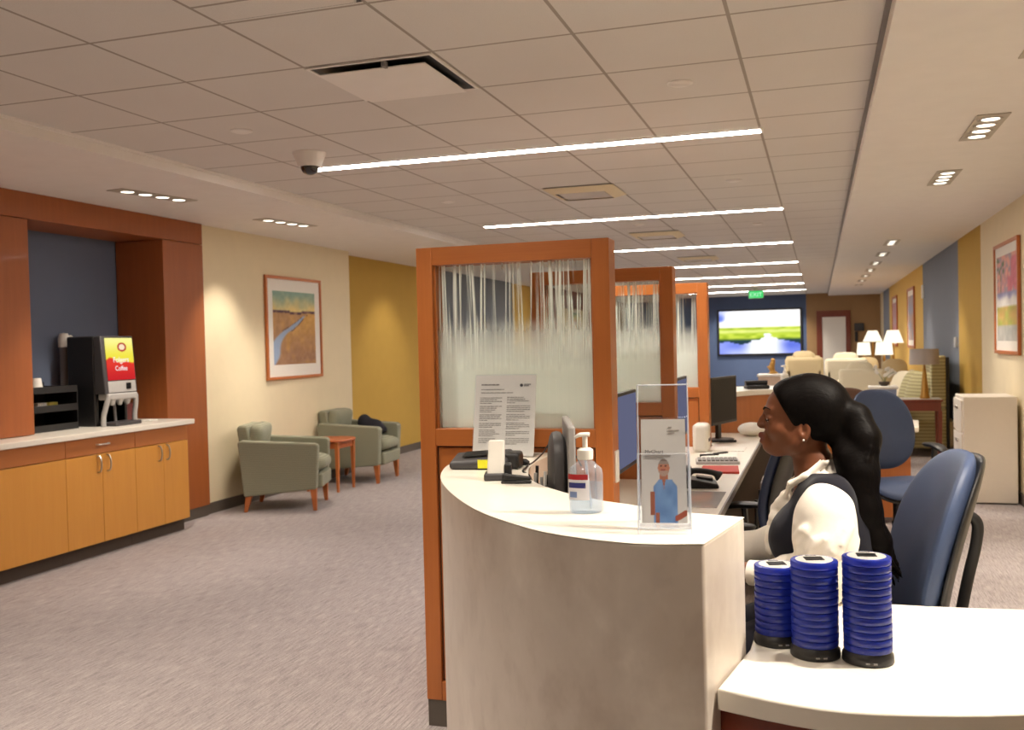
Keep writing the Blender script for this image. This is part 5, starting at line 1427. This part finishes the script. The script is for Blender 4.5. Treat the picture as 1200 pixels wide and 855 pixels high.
tag(obj('bench', MB().box(.70, 1.6, 18.35, 18.9, .05, .64).box(.70, 1.6, 20.35, 20.62, .05, .64), M['beige_fab'], None, .03), 'low beige bench between the lit lamps', 'bench')
# flower table
t = thing('flower_table', 'white side table with blue sides carrying a flower bowl, behind the empty blue chair', 'table', (.745, 12.55, 0))
obj('tabletop', MB().box(-.17, .16, -.17, .17, .85, .885), M['white'], t, .01); obj('body', MB().box(-.15, .14, -.15, .15, .0, .85), plain('pale_blue_panel', lin(140, 152, 184), .5), t)
t = thing('orchid', 'white flowers in a dark bowl on the white side table', 'plant', (.755, 12.55, .886))
obj('bowl', MB().lathe([(.035, 0), (.06, .02), (.065, .05), (.055, .05), (.0, .04)], 24), M['darkkick'], t)
rg = random.Random(2)
for q in range(3):
    a = rg.uniform(0, 6.28); P = catmull([(0, 0, .04), (.05 * cos(a), .05 * sin(a), .13), (.12 * cos(a), .12 * sin(a), .17 + .02 * q)], 5)
    st = obj('stem', MB().tube(P, .003, 6), plain('stem_green', lin(92, 118, 62), .6), t)
    mb = MB()
    for w in range(7):
        p = P[rg.randint(4, len(P) - 1)]; c = (p.x + rg.uniform(-.03, .03), p.y + rg.uniform(-.03, .03), p.z + rg.uniform(-.02, .03))
        for k in range(5): mb.ball((c[0] + .012 * cos(k * 1.257), c[1] + .004, c[2] + .012 * sin(k * 1.257)), (.011, .004, .011), 8, 5)
    obj('blossoms', mb, M['white'], st)

# ------------------------------------------------------------------ ceiling fittings
t = thing('security_camera', 'white security camera with dark dome at the left end of the first light strip', 'security camera', (-3.045, 5.40, CEIL))
obj('mount', MB().lathe([(.105, -.001), (.102, -.012), (.072, -.085), (.066, -.09), (.0, -.09)], 36), M['soffit'], t); obj('dome', MB().lathe([(.058, -.088), (.056, -.105), (.042, -.128), (.02, -.139), (.0, -.141)], 32), plain('smoked_dome', lin(20, 20, 22), .08, 0, .6, .7), t)
def det(x, y, label, r=.055):
    t = thing('sprinkler_cover', label, 'ceiling sprinkler', (x, y, CEIL), 0, 'round ceiling covers')
    obj('plate', MB().lathe([(r, -.001), (r, -.007), (r * .7, -.013), (0, -.013)], 28), M['soffit'], t); obj('rim', MB().lathe([(r * 1.12, -.001), (r * 1.12, -.005), (r, -.006)], 28), M['soffit'], t)
    return t
d0 = det(-3.079, 4.705, 'pale round ceiling cover left of the security camera')
for x, y, lb in ((-.616, 4.67, 'round ceiling cover in front of the right end of the first light strip'), (-3.02, 7.71, 'round ceiling cover left of the square vent behind the first strip'), (-.612, 7.68, 'round ceiling cover between the first and second strips, at right'), (-.61, 10.72, 'round ceiling cover between the second and third strips, at right'), (-.605, 13.5, 'round ceiling cover between the third and fourth strips, at right'), (-1.80, 10.15, 'round ceiling cover just behind the second light strip, at its middle')):
    dup(d0, (x, y, CEIL), 0, lb)
# ceiling vents
t = thing('ceiling_vent', 'dark-slotted square ceiling vent nearest the photographer, before the first strip', 'ceiling vent', (-1.835, 4.068, CEIL), 0, 'square ceiling vents')
obj('backing', MB().box(-.285, .285, -.285, .285, -.004, -.001), M['black'], t)
obj('face_plate', MB().box(-.255, .250, -.250, .262, -.028, -.022), M['soffit'], t, .003)
mb = MB(); mb.box(-.30, .30, -.30, -.285, -.008, -.001); mb.box(-.30, .30, .285, .30, -.008, -.001); mb.box(-.30, -.285, -.285, .285, -.008, -.001); mb.box(.285, .30, -.285, .285, -.008, -.001); obj('rim', mb, M['soffit'], t)
obj('clip', MB().box(.06, .075, -.285, -.245, -.03, -.004), M['grey'], t)
def vent(x, y, label):
    t = thing('ceiling_vent', label, 'ceiling vent', (x, y, CEIL), 0, 'square ceiling vents')
    a, b_ = .29, .20
    def fr_(i, o, z0, z1):
        return MB().add([(-o, -o, z0), (o, -o, z0), (o, o, z0), (-o, o, z0), (-i, -i, z1), (i, -i, z1), (i, i, z1), (-i, i, z1)], [(0, 1, 5, 4), (1, 2, 6, 5), (2, 3, 7, 6), (3, 0, 4, 7)])
    obj('flared_rim', fr_(.20, .29, -.010, -.045), M['cream'], t, recalc=False)
    mb = MB()
    for k in range(7): mb.box(-.19, .19, -.175 + k * .055, -.155 + k * .055, -.04, -.02)
    obj('louvre', mb, M['soffit'], t); obj('backing', MB().box(-.28, .28, -.28, .28, -.004, -.001), M['grey'], t)
    return t
v0 = vent(-1.80, 7.67, 'cream framed square ceiling vent behind the first light strip')
dup(v0, (-1.77, 11.15, CEIL), 0, 'square ceiling vent between the second and third light strips')
dup(v0, (-1.72, 14.7, CEIL), 0, 'square ceiling vent between the third and fourth light strips')
t = thing('access_panel', 'ceiling access panel with a dark gap at the top left of the photo', 'access panel', (-1.83, 2.83, CEIL))
obj('gap', MB().box(-.295, .295, -.295, .295, -.003, -.001), M['black'], t); obj('door', MB().box(-.282, .286, -.29, .270, -.012, -.004), M['tile'], t)

# ------------------------------------------------------------------ beams of the downlights, plus added spots without fittings
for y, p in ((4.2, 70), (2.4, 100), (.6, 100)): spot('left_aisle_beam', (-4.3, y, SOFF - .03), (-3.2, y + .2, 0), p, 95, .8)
spot('unfitted_reception_spot', (-1.55, 2.15, CEIL - .03), (-1.12, 3.4, 1.25), 48, 60, .8)  # added spot without a fitting, brightens the notice and first partition
spot('unfitted_reception_spot', (-.7, .2, CEIL - .03), (-.75, 2.1, .7), 50, 50, .8)  # front fill added to lift the counter front, no lamp hangs there
for y in (1.6, 3.0): spot('unfitted_reception_spot', (-2.2, y, CEIL - .03), (-2.1, y + .1, 0), 110, 95, .8)  # added spots without fittings, brighten the near floor at left
spot('alcove_beam', (-4.60, 5.97, SOFF - .03), (-5.0, 5.95, .5), 120, 85, .7)
spot('wall_beam', (-4.62, 7.77, SOFF - .03), (-5.40, 7.75, 1.2), 90, 62, .8)
spot('seat_beam', (-4.60, 8.3, SOFF - .03), (-4.8, 8.6, .3), 80, 80, .8)
spot('amber_beam', (-4.62, 11.9, SOFF - .03), (-5.62, 11.8, 1.0), 44, 75, .8)
spot('aisle_beam', (.905, 2.45, SOFF - .03), (.25, 2.3, .4), 290, 95, .6)
for y, p in ((4.2, 330), (6.0, 220), (7.8, 150)): spot('aisle_beam', (.905, y, SOFF - .03), (1.35, y, .4), p, 80, .8)
for y, p in ((10.0, 90), (12.95, 80), (16.5, 80), (19.9, 90), (23.3, 80)): spot('aisle_beam', (.89, y, SOFF - .03), (1.2, y, .5), p, 80, .8)
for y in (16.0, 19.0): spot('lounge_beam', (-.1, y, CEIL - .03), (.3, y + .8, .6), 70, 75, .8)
for (x, y, p) in ((-.75, 2.3, 50), (.25, 2.6, 80), (.45, 2.2, 70)): spot('unfitted_reception_spot', (x, y, CEIL - .03), (x, y + .1, .8), p, 85, .8)
for x in (-2.4, -1.0): spot('added_wall_wash', (x, 27.6, CEIL - .03), (x, YF, .6), 150, 85, .8)  # wall wash added without fittings to lighten the lower navy wall
